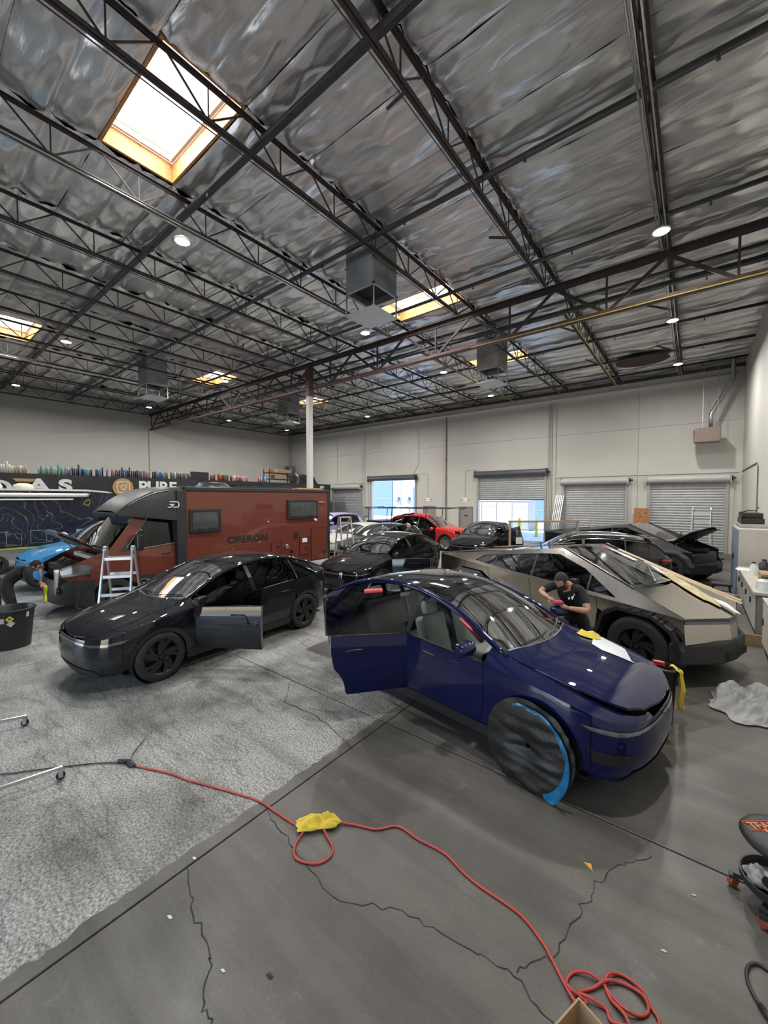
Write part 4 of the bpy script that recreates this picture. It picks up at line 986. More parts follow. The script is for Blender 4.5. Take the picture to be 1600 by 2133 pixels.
# ------------------------------------------------------------------ faceted steel pickups
def lin(pts):
    pts = sorted(pts)
    def f(x):
        if x <= pts[0][0]: return pts[0][1]
        for (a, p), (b, q) in zip(pts, pts[1:]):
            if x <= b: return p+(q-p)*(x-a)/(b-a)
        return pts[-1][1]
    return f
def steel_mat(name, col, rough, metal=1.):
    if name in _M: return _M[name]
    m, nt, b = _new(name); b.inputs['Metallic'].default_value = metal; b.inputs['Roughness'].default_value = rough
    n = _noise(nt, 6, 5, mp=(.6,1,40)); r = _ramp(nt, n.outputs[0], [(.3, tuple(c*.93 for c in col)), (.7, col)]); nt.links.new(r.outputs[0], b.inputs['Base Color'])
    n2 = _noise(nt, 1.3, 3); bp = nt.nodes.new('ShaderNodeBump'); bp.inputs['Strength'].default_value = .12; bp.inputs['Distance'].default_value = .05
    nt.links.new(n2.outputs[0], bp.inputs['Height']); nt.links.new(bp.outputs[0], b.inputs['Normal']); _M[name] = m; return m
bY = lin([(2.42,.965),(1.6,.99),(-.5,1.0),(-2.80,.93)]); bZ = lin([(2.42,1.0),(1.6,1.06),(-.5,1.17),(-2.80,1.315)])
tY = lin([(2.42,.955),(1.70,.86),(.42,.69),(-2.80,.905)]); tZ = lin([(2.42,1.02),(1.70,1.285),(.42,1.775),(-2.80,1.325)])
def upside(x, z, d=0.):
    t = min(1, max(0, (z-bZ(x))/max(.004, tZ(x)-bZ(x)))); return Vector((x, bY(x)+(tY(x)-bY(x))*t+d, z))
def loside(x, z, d=0.):
    t = (z-.46)/(bZ(x)-.46); return Vector((x, .85+(bY(x)-.85)*t**.8+d if t > 0 else .85+d, z))
def wedge(name, label, body, loc, rz, hood_open=0, stripped=False, bare_arch=False, low=None):
    root = thing(name, label, 'pickup truck', loc, rz); low = low or body
    G = glass('pickup_glass', (.035,.037,.04)); xs = [2.42-.2*k for k in range(27)]
    AF = [(1.20,.47),(1.32,.83),(1.54,.975),(2.04,.955),(2.28,.80),(2.42,.55)]; AR = [(-1.12,.47),(-1.28,.86),(-1.48,.99),(-2.04,.99),(-2.28,.86),(-2.42,.5)]
    win = [(1.50,bZ(1.5)+.05)] + [(x, bZ(x)+.055) for x in (1.0,.5,0,-.5,-1.0)] + [(-1.62,bZ(-1.62)+.06),(-1.40,tZ(-1.4)-.085)] + [(x, tZ(x)-.085) for x in (-1.0,-.5,0)] + [(.36,tZ(.42)-.115),(.9,tZ(.9)-.115)]
    for sd in (1, -1):
        fm = lambda p: Vector((p.x, sd*p.y, p.z)); pos = sd > 0
        up = [(2.42,1.001)] + [(x, bZ(x)+.001) for x in (1.6,.5,-.5,-1.5,-2.5)] + [(-2.80,1.316),(-2.80,1.3245)] + [(x, tZ(x)) for x in (-2,-1,0)] + [(.42,1.775),(1.70,1.285),(2.42,1.019)]
        put_patch(MB(), up, .12, lambda x, z: fm(upside(x, z)), [win], flip=not pos).build('cant_panel', body, root)
        put_patch(MB(), win, .2, lambda x, z: fm(upside(x, z, -.012)), flip=not pos).build('side_glass', G, root)
        for x in (1.02, -.10, -1.05):
            MB().grid(lambda u, v: fm(upside(x+.035*(u-.5), bZ(x)+.05+(tZ(x)-.10-bZ(x)-.05)*v, -.007)), 1, 3, flip=pos).build('pillar_trim', TRIM, root)
        for nm, pl in (('front_door', [(1.10,.47),(1.19,.85),(1.19,bZ(1.19)),(.5,bZ(.5)),(-.12,bZ(-.12)),(-.12,.47)]), ('rear_door', [(-.13,.47),(-.13,bZ(-.13)),(-.7,bZ(-.7)),(-1.20,bZ(-1.2)),(-1.20,.78),(-1.09,.47)])):
            put_patch(MB(), pl, .12, lambda x, z: fm(loside(x, z)), flip=not pos).build(nm, low, root)
        put_patch(MB(), [(1.20,.88)] + AF[1:] + [(2.42,1.0),(1.6,1.06),(1.20,bZ(1.2))], .1, lambda x, z: fm(loside(x, z)), flip=pos).build('fender', low, root)
        put_patch(MB(), [(-1.21,.80)] + AR[1:] + [(-2.80,.60),(-2.80,1.315),(-1.21,bZ(-1.21))], .1, lambda x, z: fm(loside(x, z)), flip=not pos).build('quarter_panel', low, root)
        for A_, cx in ((AF, 1.82), (AR, -1.80)):
            fp = [Vector((p[0], sd*.985, p[1])) for p in A_]
            if bare_arch and cx > 0:
                m = MB()
                for a, b in zip(fp, fp[1:]):
                    m.beam(a, b, .05, .10, (0,1,0)); n = int((b-a).length/.07)
                    for k in range(n): m.box(a.lerp(b, (k+.5)/n)+Vector((rnd.uniform(-.02,.02), sd*.02, rnd.uniform(-.03,.03))), (.035,.05,.05))
                m.build('arch_mount', PLASTIC, root)
            else:
                m = MB(); ctr = Vector((cx, sd*.985, .45)); q = []
                for p in fp: q += [p+Vector((0,sd*.06,0)), p+(p-ctr).normalized()*-.10+Vector((0,sd*.05,0)), p+(p-ctr)*.10/(p-ctr).length+Vector((0,-sd*.0,0))]
                fs = []
                for k in range(len(fp)-1): fs += [(3*k,3*k+1,3*k+4,3*k+3),(3*k+2,3*k,3*k+3,3*k+5)]
                m.add(q, fs if not pos else [f[::-1] for f in fs]).build('arch_flare', CLAD, root)
            wl = MB(); wl.tube([(cx, sd*.5, .47), (cx, sd*.51, .47), (cx, sd*.93, .47)], [.02, .56, .56], 18, cap=False); wl.build('wheel_liner', DARK, root)
        MB().bb(-1.1, 1.22, sd*.86-.05, sd*.86+.05, .36, .47).build('sill', CLAD, root)
        wheel(root, 1.82, sd*.86, .445, .29, RIMD, 'aero', sd, rr=.60); wheel(root, -1.80, sd*.86, .445, .29, RIMD, 'aero', sd, rr=.60)
        MB().box((.85,sd*1.06,1.22),(.12,.14,.20)).build('mirror', TRIM, root, bevel=.02)
    MB().bb(-2.7, 2.3, -.85, .85, .34, .40).build('underbody', DARK, root)
    # bonnet, windscreen, roof and bed cover as flat facets with a slight ridge
    def roofp(x, y):
        k = abs(y)/tY(x); return Vector((x, y, tZ(x)+.035*(1-k)))
    hd = [(2.655,-.12),(2.655,.12),(2.42,.945),(1.72,.852),(1.80,0),(1.72,-.852),(2.42,-.945)]
    hz = lin([(2.62,1.055),(2.42,1.02),(1.72,1.28)])
    def hp(x, y): return Vector((x, y, 1.022+(2.42-x)*.36+.02*(1-abs(y)/.95)))
    ho = link('hood', None, root, (1.75,0,1.29), (0,-hood_open,0)); m = put_patch(MB(), hd, .1, hp, thick=.03, tdir=(0,0,-.03), flip=False); m.v = [(x-1.75,y,z-1.29) for x,y,z in m.v]; m.build('hood_panel', body, ho)
    if hood_open: 
        o = MB(); o.grid(lambda u, v: (.05+.78*u, -.7+1.4*v, -.06-.33*u), 4, 6); o.build('hood_liner', CLAD, ho)
        for y in (.75,-.75): MB().tube([(1.85,y,1.2),(2.05,y,1.62)], .014, 6).build('gas_strut', TRIM, root)
        MB().bb(1.75,2.45,-.78,.78,.55,.95).build('front_trunk', CLAD, root, bevel=.05)
        MB().lathe([(.0,.0),(.36,.0),(.38,.12),(.30,.14),(.28,.03)], 18, (2.1,0,.96)).build('trunk_tub', DARK, root, smooth=True)
    put_patch(MB(), [(1.78,0),(1.70,.83),(.44,.675),(.36,0),(.44,-.675),(1.70,-.83)], .1, lambda x, y: Vector((x, y, roofp(x,y).z-.002+ (0.02 if x > 1.69 else 0))), flip=True).build('windscreen', G, root)
    put_patch(MB(), [(.36,0),(.42,.675),(-.95,.765),(-.95,-.765),(.42,-.675)], .12, roofp, flip=True).build('roof_glass', ROOFG, root)
    for k in range(18): MB().bb(-1.05-k*.095, -.965-k*.095, -.80, .80, tZ(-1-k*.095)-.045, tZ(-1-k*.095)-.025).build('bed_cover_slat', TRIM, root)
    for sd in (1,-1):
        MB().beam((1.72,sd*.850,1.287), (.42,sd*.683,1.782), .045, .02).build('screen_edge', TRIM if not bare_arch else TRIM, root)
        MB().beam((-.95,sd*(tY(-.95)-.03),tZ(-.95)), (-2.8,sd*(tY(-2.8)-.03),tZ(-2.8)), .07, .03).build('bed_rail', body, root)
    MB().tube([(1.70,-.15,1.325),(1.30,.48,1.46)], .013, 6).build('wiper', TRIM, root)
    MB().bb(-2.82,-2.77,-.92,.92,.58,1.32).build('tailgate', body, root); MB().bb(-2.835,-2.82,-.9,.9,1.22,1.28).build('tail_light_bar', TAIL, root)
    MB().bb(-2.90,-2.6,-.95,.95,.42,.60).build('rear_bumper', CLAD, root, bevel=.03)
    C0, C1 = Vector((2.42,.96,0)), Vector((2.665,.12,-.068)); C2 = Vector((2.665,-.12,-.068)); C3 = Vector((2.42,-.96,0)); ch = [C0, C1, C2, C3]
    def strip(nm, z0, z1, m_, out0=0., out1=0.):
        mm = MB(); n = len(ch); q = []
        for c in ch: q += [(c.x+out0, c.y*(1+out0*.2), z0+(c.z if z0 > .7 else 0)), (c.x+out1, c.y*(1+out1*.2), z1+c.z)]
        mm.add(q, [(2*k+2, 2*k, 2*k+1, 2*k+3) for k in range(n-1)]); return mm.build(nm, m_, root)
    if not stripped:
        strip('front_fascia', .655, .935, body, .03, .004); strip('light_bar', .937, .978, mat('light_bar_glass', (.09,.095,.12), .2, coat=.5), .016, .012); strip('hood_lip', .978, 1.022, TRIM, .010, -.010)
    else:
        MB().bb(2.3,2.42,-.80,.80,.5,.62).build('crash_beam', DARK, root); MB().bb(2.2,2.32,-.6,.6,.62,.95).build('radiator', DARK, root)
        for y in (-.5,.1,.55): MB().tube([(2.2,y,.9),(2.4,y+.1,.8),(2.42,y+.15,.6)], .03, 6).build('hose', PLASTIC, root, smooth=True)
    bp = [(2.40,1.0),(2.70,.40),(2.74,0),(2.70,-.40),(2.40,-1.0),(2.25,-1.0),(2.25,1.0)]
    MB().prism(bp, .34, .655).build('front_bumper', CLAD, root, bevel=.04)
    MB().bb(2.60,2.745,-.32,.32,.40,.50).build('bumper_slot', DARK, root)
    return root
STST = steel_mat('brushed_steel', (.60,.565,.50), .15); MBLK = mat('satin_black_wrap', (.020,.020,.021), .38, .2, var=.1)
cy = wedge('steel_pickup', 'brushed steel angular pickup parked behind the blue car', STST, (-2.03, 8.56, 0), math.radians(-20), bare_arch=True)
wedge('steel_pickup', 'matt black angular pickup with its front hood raised, far right', MBLK, (-1.95, 17.0, 0), math.radians(-21), hood_open=math.radians(52), stripped=True)

# ------------------------------------------------------------------ the red expedition camper
P_RUST = paint('paint_rust', (.150,.040,.027), .1, .3)
rv = thing('camper_truck', 'rust red expedition camper lettered OBERON with its hood up', 'camper', (-11.75, 10.14, 0), -PI/2)
W2 = 1.15
MATB = mat('satin_black_cab', (.022,.023,.025), .42, var=.12)
MB().bb(.02,5.20,-W2,W2,.46,2.90).build('box_body', P_RUST, rv, bevel=.03)
m = MB(); m.bb(-.02,5.22,-W2-.015,W2+.015,2.88,3.0); m.build('roof_trim', MATB, rv, bevel=.02)
for y in (-W2,W2): MB().bb(-.02,.06,y-.02,y+.02,.46,2.9).build('corner_trim', MATB, rv)
MB().bb(5.19,5.44,-W2-.012,W2+.012,.9,2.9).build('front_frame', MATB, rv, bevel=.02)
# over-cab fairing
def fair(u, v):
    x = 5.2+1.5*u; a = -1+2*v
    top = 3.0-.62*max(0,(u-.15)/.85)**2.0; hw = (W2+.01)*(1-.22*u**2.2); k = abs(a)
    if k < .62: return (x, a/.62*hw*.93, top-.05*(k/.62)**3)
    t = (k-.62)/.38; y = hw*(.93+.07*math.sin(t*PI/2)); zb_ = 2.08+.20*u
    return (x, math.copysign(y, a), top-.05-(top-.05-zb_)*t)
MB().grid(fair, 16, 30, flip=False).build('cab_fairing', MATB, rv, smooth=True, sharp=50)
MB().grid(lambda u, v: (5.2+1.5*u, (W2)*(1-.22*u**2.2)*(-1+2*v), 2.08+.20*u), 8, 8, flip=True).build('fairing_floor', MATB, rv)
MB().grid(lambda u, v: (6.70+.04*math.sin(PI*v), W2*.78*(-1+2*u), 2.26+.08*v), 8, 3).build('fairing_nose', MATB, rv, smooth=True)
MB().tube([fair(.25+.6*k/8, .5+.32) for k in range(9)], .012, 5).build('fairing_crease', mat('crease_light', (.35,.34,.33), .3), rv, smooth=True)
# camper letters: a Z-like D mark on the fairing, the name on the side
lg = MB(); Y_ = W2+.012
for a, b in (((5.62,2.60),(5.42,2.60)), ((5.42,2.60),(5.39,2.56)), ((5.39,2.56),(5.39,2.49)), ((5.39,2.49),(5.42,2.46)), ((5.42,2.46),(5.53,2.46)), ((5.58,2.46),(5.67,2.46)), ((5.62,2.53),(5.50,2.53)), ((5.50,2.53),(5.60,2.46))):
    lg.beam((a[0],Y_,a[1]), (b[0],Y_,b[1]), .024, .012, (0,1,0))
lg.build('mark', MWH, rv)
text_obj('OBERON', 'lettering', .275, mat('print_black', (.012,.012,.012), .4), rv, (3.35,W2+.003,1.46), (PI/2,0,PI), bold=.010, sx=1.22, ext=.004)
for (x0,x1,z0,z1) in ((4.24,5.14,1.75,2.40), (.57,1.92,1.98,2.64)):
    w = link('window', None, rv, (0,W2,0))
    MB().bb(x0,x1,0,.05,z0,z1).build('frame', TRIM, w, bevel=.03); MB().bb(x0+.10,x1-.10,.05,.056,z0+.09,z1-.09).build('pane', mat('camper_pane', (.05,.058,.058), .12, coat=.6, var=.4, vs=2), w)
    for x in (x0+.3,x1-.3): MB().box((x,.06,z0+.1),(.12,.02,.03)).build('latch', TRIM, w)
for (x0,x1,z0,z1) in ((.16,.87,.52,1.64), (.99,1.39,.75,1.36), (2.17,2.54,.90,1.28)):
    h = link('hatch', None, rv, (0,W2,0)); MB().bb(x0,x1,.0,.018,z0,z1).build('hatch_door', P_RUST, h, bevel=.03)
    m = MB(); q = [(x0,z0),(x1,z0),(x1,z1),(x0,z1)]; m.tube([(a,.014,b) for a,b in q], .014, 5, closed=True); m.build('seal', TRIM, h)
    MB().box((x0+.12,.03,z0+.22),(.09,.03,.07)).build('lock', TRIM, h, bevel=.01)
MB().box((1.18,W2+.03,1.24),(.20,.012,.14)).build('placard', MWH, rv)
MB().box((1.55,W2+.02,1.45),(.12,.04,.18)).build('socket', TRIM, rv, bevel=.01); MB().box((1.72,W2+.02,.92),(.1,.05,.09)).build('socket', TRIM, rv, bevel=.01)
MB().lathe([(0,0),(.06,0),(.07,.03),(.04,.035),(.03,.02)], 16, (1.95,W2+.04,1.1), 'y', Matrix.Identity(4)).build('filler_cap', GALV, rv, smooth=True)
MB().box((.40,W2+.02,2.55),(.28,.03,.06)).build('marker_lamp', mat('amber_lens', (.5,.16,.05), .2), rv, bevel=.01)
MB().bb(1.2,3.4,-.6,.6,3.0,3.10).build('solar_panel', ROOFG, rv, bevel=.02)
MB().lathe([(0,.18),(.35,.16),(.48,.05),(.5,0)], 20, (4.0,.3,3.0)).build('roof_vent', MATB, rv, smooth=True)
MB().bb(.1,1.3,.7,.95,3.0,3.05).build('roof_step', mat('pine_curb'), rv)
MB().bb(.3,6.9,-.85,.85,.42,.62).build('chassis', DARK, rv)
# van cab
def cabs(x, z, d=0.): return Vector((x, 1.0-.15*max(0,(z-1.15)/1.2)**1.4-.30*max(0,(x-7.0)/.85)**2+.02*math.sin(PI*min(1,max(0,(z-.4)/.9)))+d, z))
sidew = [(5.42,1.52),(6.22,1.44),(6.55,1.50),(6.05,2.20),(5.42,2.24)]
vent = [(6.30,1.44),(6.72,1.40),(6.30,1.86)]
cabp = [(5.30,.62),(6.30,.62)] + arc(6.80,.40,.46,math.radians(152),math.radians(20),14) + [(7.45,.62),(7.80,.95),(7.78,1.12),(7.15,1.40),(6.92,1.47),(6.30,2.30),(5.30,2.34)]
for sd in (1,-1):
    fm = lambda p: Vector((p.x, sd*p.y, p.z)); pos = sd > 0
    put_patch(MB(), cabp, .1, lambda x, z: fm(cabs(x,z)), [sidew], flip=not pos).build('cab_side', P_RUST, rv, smooth=True, sharp=50)
    put_patch(MB(), sidew, .15, lambda x, z: fm(cabs(x,z,-.015)), flip=not pos).build('side_glass', glass('cab_glass', (.12,.13,.13)), rv, smooth=True)
    put_patch(MB(), vent, .15, lambda x, z: fm(cabs(x,z,.004)), flip=not pos).build('quarter_glass', ROOFG, rv, smooth=True)
    MB().tube([fm(cabs(p[0],p[1],.006)) for p in sidew], .014, 5, closed=True).build('window_seal', TRIM if sd < 0 else mat('bright_seal', (.35,.35,.34), .3, .5), rv)
    MB().tube([fm(cabs(6.36,z_,.002)) for z_ in (.7,.95,1.2,1.42)], .006, 5).build('door_seam', DARK, rv)
    MB().tube([fm(cabs(5.36,z_,.002)) for z_ in (.7,1.1,1.6,2.2)], .006, 5).build('door_seam', DARK, rv)
    MB().tube([fm(cabs(5.55+.07*k,1.28,.03)) for k in range(4)], .022, 6).build('door_handle', P_RUST, rv, smooth=True)
    mi = link('mirror', None, rv, tuple(fm(cabs(6.35,1.62,.22)))); MB().box((0,0,0),(.14,.24,.40)).build('mirror_housing', TRIM, mi, bevel=.04); MB().beam((0,-sd*.22,-.16),(0,0,-.1), .08,.06).build('mirror_arm', TRIM, mi); MB().box((-.078,0,.0),(.006,.18,.32)).build('mirror_glass', CHROME, mi)
    MB().grid(lambda u, v: fm(cabs(5.30+1.05*u, .50+.28*v, .012)), 8, 3, flip=pos).build('lower_cladding', CLAD, rv, smooth=True)
    wheel(rv, 6.80, sd*.86, .40, .26, RIMD, 'star', sd, rr=.58); wheel(rv, 2.3, sd*.93, .40, .30, RIMD, 'star', sd, rr=.58)
    put_patch(MB(), [(7.30,.98),(7.76,.93),(7.80,1.07),(7.50,1.20),(7.28,1.16)], .06, lambda x, z: fm(cabs(x,z,.02)), flip=not pos).build('headlamp', LENSG, rv, smooth=True)
    MB().tube([fm(Vector((7.84,.70-.01*k,1.10-.07*k))) for k in range(9)], [.05-.003*k for k in range(9)], 6).build('grille_edge', MWH, rv, smooth=True)
    MB().lathe([(0,.01),(.07,.01),(.09,-.03)], 14, tuple(fm(Vector((7.84,.66,.62)))), 'x').build('fog_lamp', TRIM, rv, smooth=True)
MB().grid(lambda u, v: (6.93-.62*v, (-.80+1.6*u)*(1-.06*v), 1.47+.84*v+.05*math.sin(PI*u)), 12, 8, flip=True).build('windscreen', glass('van_screen', (.30,.34,.34)), rv, smooth=True)
MB().grid(lambda u, v: (6.31-1.0*v, -.79+1.58*u, 2.31+.03*v+.03*math.sin(PI*u)), 8, 4, flip=True).build('cab_roof', P_RUST, rv, smooth=True)
def bum(u, v):
    a = (-1+2*u); y = .98*a; x = 7.92-.34*abs(a)**3.2-.05*abs(2*v-1)**2; return (x, y, .30+.55*v)
MB().grid(bum, 24, 6).build('front_bumper', CLAD, rv, smooth=True)
for sd in (1,-1): MB().grid(lambda u, v: (7.58-.36*u, sd*(.985+.02*u), .30+.52*v-.1*u*(1-v)), 4, 4, flip=sd < 0).build('bumper_corner', CLAD, rv, smooth=True)
MB().bb(7.05,7.70,-.76,.76,.55,1.12).build('engine_block', DARK, rv, bevel=.04)
for k in range(9): MB().tube([(7.05+rnd.uniform(0,.2),-.6+.15*k,1.1),(7.4,-.6+.15*k+rnd.uniform(-.1,.1),1.2),(7.72,-.55+.14*k,1.02)], .03, 6).build('hose', PLASTIC, rv, smooth=True)
MB().bb(7.0,7.16,-.85,.85,1.22,1.32).build('cowl_panel', mat('pale_primer', (.55,.54,.5), .5), rv, bevel=.02)
MB().bb(5.4,6.6,-.8,.8,.62,.72).build('cab_floor', DARK, rv); MB().bb(6.45,6.85,-.82,.82,1.05,1.42).build('dashboard', TRIM, rv, bevel=.05)
for y in (.45,-.45):
    s_ = link('seat', None, rv, (5.75,y,.72)); MB().box((0,0,.28),(.5,.5,.2)).build('cushion', SEATB, s_, bevel=.05); MB().box((-.25,0,.7),(.16,.48,.75)).build('backrest', SEATB, s_, bevel=.05)
MB().tube([(6.3+.10*math.cos(a),.45+.21*math.sin(a),1.42+.19*math.cos(a)) for a in [2*PI*k/18 for k in range(18)]], .018, 6, closed=True).build('steering_wheel', TRIM, rv, smooth=True)
hd_ = link('hood', None, rv, (6.98,0,1.42), (0,-math.radians(44),0))
def hoodp(u, v): return (.92*u, (-.80+1.6*v)*(1-.12*u*u), -.10*u-.10*u*u+.06*math.sin(PI*v))
MB().grid(hoodp, 10, 14).build('hood_skin', P_RUST, hd_, smooth=True)
MB().grid(lambda u, v: (lambda p: (p[0], p[1], p[2]-.05))(hoodp(u,v)), 10, 14, flip=True).build('hood_liner', mat('hood_grey', (.22,.21,.20), .6, var=.3, vs=8), hd_, smooth=True)
MB().grid(lambda u, v: (.25+.5*u, -.5+1.0*v, -.115-.10*u-.06*u), 4, 6, flip=True).build('hood_pad', DARK, hd_)
MB().tube([(7.1,-.6,1.25),(7.58,-.62,1.88)], .012, 5).build('hood_prop', GALV, rv)
# ------------------------------------------------------------------ navy travel trailer with contour-line wrap
def contour_mat():
    m, nt, b = _new('contour_wrap'); L = nt.links; n = _noise(nt, .55, 3, .45); n.inputs['Distortion'].default_value = .4
    def band(mul, width):
        a = nt.nodes.new('ShaderNodeMath'); a.operation = 'MULTIPLY'; a.inputs[1].default_value = mul; L.new(n.outputs[0], a.inputs[0])
        f = nt.nodes.new('ShaderNodeMath'); f.operation = 'FRACT'; L.new(a.outputs[0], f.inputs[0])
        s = nt.nodes.new('ShaderNodeMath'); s.operation = 'LESS_THAN'; s.inputs[1].default_value = width; L.new(f.outputs[0], s.inputs[0]); return s.outputs[0]
    mx = nt.nodes.new('ShaderNodeMix'); mx.data_type = 'RGBA'; L.new(band(46, .22), mx.inputs[0]); mx.inputs[6].default_value = (.010,.014,.030,1); mx.inputs[7].default_value = (.035,.045,.070,1)
    m2 = nt.nodes.new('ShaderNodeMix'); m2.data_type = 'RGBA'; L.new(band(9, .045), m2.inputs[0]); L.new(mx.outputs[2], m2.inputs[6]); m2.inputs[7].default_value = (.20,.22,.10,1)
    L.new(m2.outputs[2], b.inputs['Base Color']); b.inputs['Roughness'].default_value = .3; return m
tr = thing('travel_trailer', 'navy travel trailer with contour-line wrap and white awning tube', 'trailer', (-20.2, 6.1, 0), -PI/2)
prof = [(0,.88),(0,2.05),(.12,2.62),(.42,2.92),(1.1,2.98),(8.6,2.98),(8.6,.88)]
MB().prism(prof, -1.2, 1.2, 'y').build('body', contour_mat(), tr, bevel=.03)
MB().prism([(.05,.50),(.05,.87),(8.6,.87),(8.6,.5)], -1.18, 1.18, 'y').build('skirt', mat('trailer_grey', (.24,.24,.23), .5), tr)
MB().bb(.0,8.6,1.19,1.215,.86,.92).build('lime_stripe', mat('lime', (.42,.46,.06), .4), tr)
TW = mat('trailer_white', (.74,.74,.72), .4, var=.04)
MB().prism([(.25,2.90),(.42,2.96),(1.1,3.03),(8.6,3.03),(8.6,2.97),(1.1,2.96),(.45,2.90)], -1.22, 1.22, 'y').build('roof_edge', TW, tr)
MB().tube([(1.1,1.30,2.80),(8.5,1.30,2.80)], .075, 12).build('awning_tube', TW, tr, smooth=True)
MB().tube([(1.6,1.33,2.64),(8.5,1.33,2.64)], .03, 8).build('awning_arm', TW, tr, smooth=True)
MB().lathe([(.02,0),(.10,0),(.10,.06),(.02,.07)], 14, (1.04,1.30,2.80), 'x').build('awning_cap', TRIM, tr, smooth=True)
for x, s_ in ((3.9,1.0), (2.9,.7)):
    MB().lathe([(.45*s_,0),(.44*s_,.12*s_),(.36*s_,.24*s_),(.2*s_,.30*s_),(0,.31*s_)], 20, (x,.5,3.03)).build('roof_unit', mat('unit_cream', (.66,.62,.52), .5), tr, smooth=True)
for (x0,x1,z0,z1) in ((2.4,2.85,1.05,1.5), (3.1,3.5,1.0,1.42)):
    MB().tube([(a,1.205,b) for a,b in ((x0,z0),(x1,z0),(x1,z1),(x0,z1))], .012, 5, closed=True).build('hatch_frame', mat('hatch_grey', (.30,.31,.33), .4), tr)
MB().lathe([(0,.02),(.14,.02),(.15,0)], 20, (1.9,1.225,1.24), 'y').build('filler_cap', TW, tr, smooth=True); MB().box((1.35,1.21,1.38),(.30,.02,.20)).build('vent', mat('hatch_grey'), tr)
MB().box((.5,1.20,1.86),(.02,.02,.02)).build('clip', TRIM, tr); MB().bb(.2,.75,1.195,1.21,1.75,2.25).build('window', ROOFG, tr)
for x in (3.8,4.7): wheel(tr, x, 1.08, .36, .22, RIMD, 'star', 1, rr=.6); wheel(tr, x, -1.08, .36, .22, RIMD, 'star', -1, rr=.6)
MB().tube([(.1,0,.6),(-.9,0,.55)], .06, 8).build('drawbar', DARK, tr); MB().tube([(-.7,0,.55),(-.7,0,0)], .035, 8).build('jack', DARK, tr)
MB().bb(5.2,7.6,-.5,.5,.4,.5).build('axle_frame', DARK, tr)
text_obj('<', 'logo', .3, mat('print_orange', (.75,.16,.05), .4), tr, (4.25,1.21,2.2), (PI/2,0,PI))
# ------------------------------------------------------------------ storage room with banner and vinyl rolls
BX = -24.6
st = thing('storage_room', 'low storage room along the left wall carrying the banner', 'room', (0,0,0))
MB().bb(XL+.02, BX-.03, -3.0, 23.7, 0, 3.72).build('room_walls', mat('room_wall', (.30,.29,.28), .7), st); MB().bb(XL+.02, BX+.02, -3.02, 23.72, 3.72, 3.85).build('roof_edge', MATB, st)
bn = thing('banner', 'long black vinyl banner with white lettering and gold icon on the storage room', 'banner', (BX+.03,0,0))
BLK = mat('banner_black', (.014,.014,.016), .45, var=.2)
MB().grid(lambda u, v: (.02+.025*noise.noise(Vector((u*60, v*2.5, 1))), -1.0+24.65*u, 1.2 + 2.62*v if u > .93 else 2.35+1.47*v), 160, 8).build('sheet', BLK, bn, smooth=True)
GOLD = mat('banner_gold', (.48,.29,.10), .5)
text_obj('D', 'letter', 1.0, MWH, bn, (.07,3.15,3.12), (PI/2,0,PI/2), bold=.02, sx=1.3); text_obj('A', 'letter', .86, MWH, bn, (.07,4.55,3.26), (PI/2,0,PI/2), bold=.035, sx=1.35); text_obj('S', 'letter', .80, MWH, bn, (.07,5.55,3.28), (PI/2,0,PI/2), bold=.04, sx=1.4)
MB().add([(.07,3.62,3.60),(.07,4.55,3.60),(.07,4.3,3.46),(.07,3.75,3.46)], [(0,1,2,3)]).build('gold_stroke', GOLD, bn)
ic = link('icon', None, bn, (.075,8.06,3.27)); MB().lathe([(0,0),(.50,0),(.50,-.01)], 32, (0,0,0), 'x').build('disc', GOLD, ic)
def rr(h, r): return [(sx*(h-r)+r*math.cos(a), sy*(h-r)+r*math.sin(a)) for sx, sy, a0 in ((1,1,0),(-1,1,PI/2),(-1,-1,PI),(1,-1,1.5*PI)) for a in [a0+PI/2*k/5 for k in range(6)]]
MB().tube([(.012,p,q) for p,q in rr(.29,.10)], .030, 5, closed=True).build('icon_frame', MWH, ic); MB().tube([(.012,.12*math.cos(a),.12*math.sin(a)) for a in [2*PI*k/20 for k in range(20)]], .028, 5, closed=True).build('icon_ring', MWH, ic); MB().box((.015,.17,.17),(.02,.06,.06)).build('icon_dot', MWH, ic)
text_obj('PURE', 'lettering', .85, MWH, bn, (.07,9.85,3.30), (PI/2,0,PI/2), bold=.03, sx=1.05); text_obj('S', 'letter', .85, MWH, bn, (.07,22.65,3.35), (PI/2,0,PI/2), bold=.03, sx=1.25)
ROLLC = {'white': (.62,.60,.56), 'tan': (.40,.30,.22), 'grey': (.16,.165,.17), 'teal': (.08,.26,.24), 'mint': (.25,.45,.36), 'blue': (.03,.09,.30), 'sky blue': (.05,.25,.50), 'navy': (.015,.022,.07), 'purple': (.12,.06,.24), 'violet': (.20,.14,.40), 'black': (.018,.018,.020), 'green': (.02,.20,.08), 'red': (.42,.03,.03), 'orange': (.55,.12,.02), 'pink': (.50,.18,.22), 'charcoal': (.07,.07,.075)}
runs = [(3.2,4.3,['white','white','tan','white']), (4.75,6.0,['grey','mint','teal','mint','grey','violet']), (6.0,7.3,['blue','navy','sky blue','navy','teal','black']), (7.4,9.0,['navy','black','purple','blue','sky blue','orange','teal','navy']), (9.0,10.2,['sky blue','teal','blue','black','purple','navy','pink']), (10.2,10.55,['green','charcoal']), (11.85,13.0,['charcoal','black','grey','green','black','charcoal']), (13.0,14.7,['red','black','red','orange','red','black','navy']), (14.8,15.6,['pink','red','pink','white','tan']), (16.0,16.6,['white','red','sky blue'])]
RM = {k: MB().lathe([(0,0),(.040,0),(.040,.36),(.022,.36),(.022,.30)], 9).mesh('vinyl_roll', mat('roll_'+k.replace(' ','_'), c, .3, var=.1), True) for k, c in ROLLC.items()}
cnt = {}; prev = None
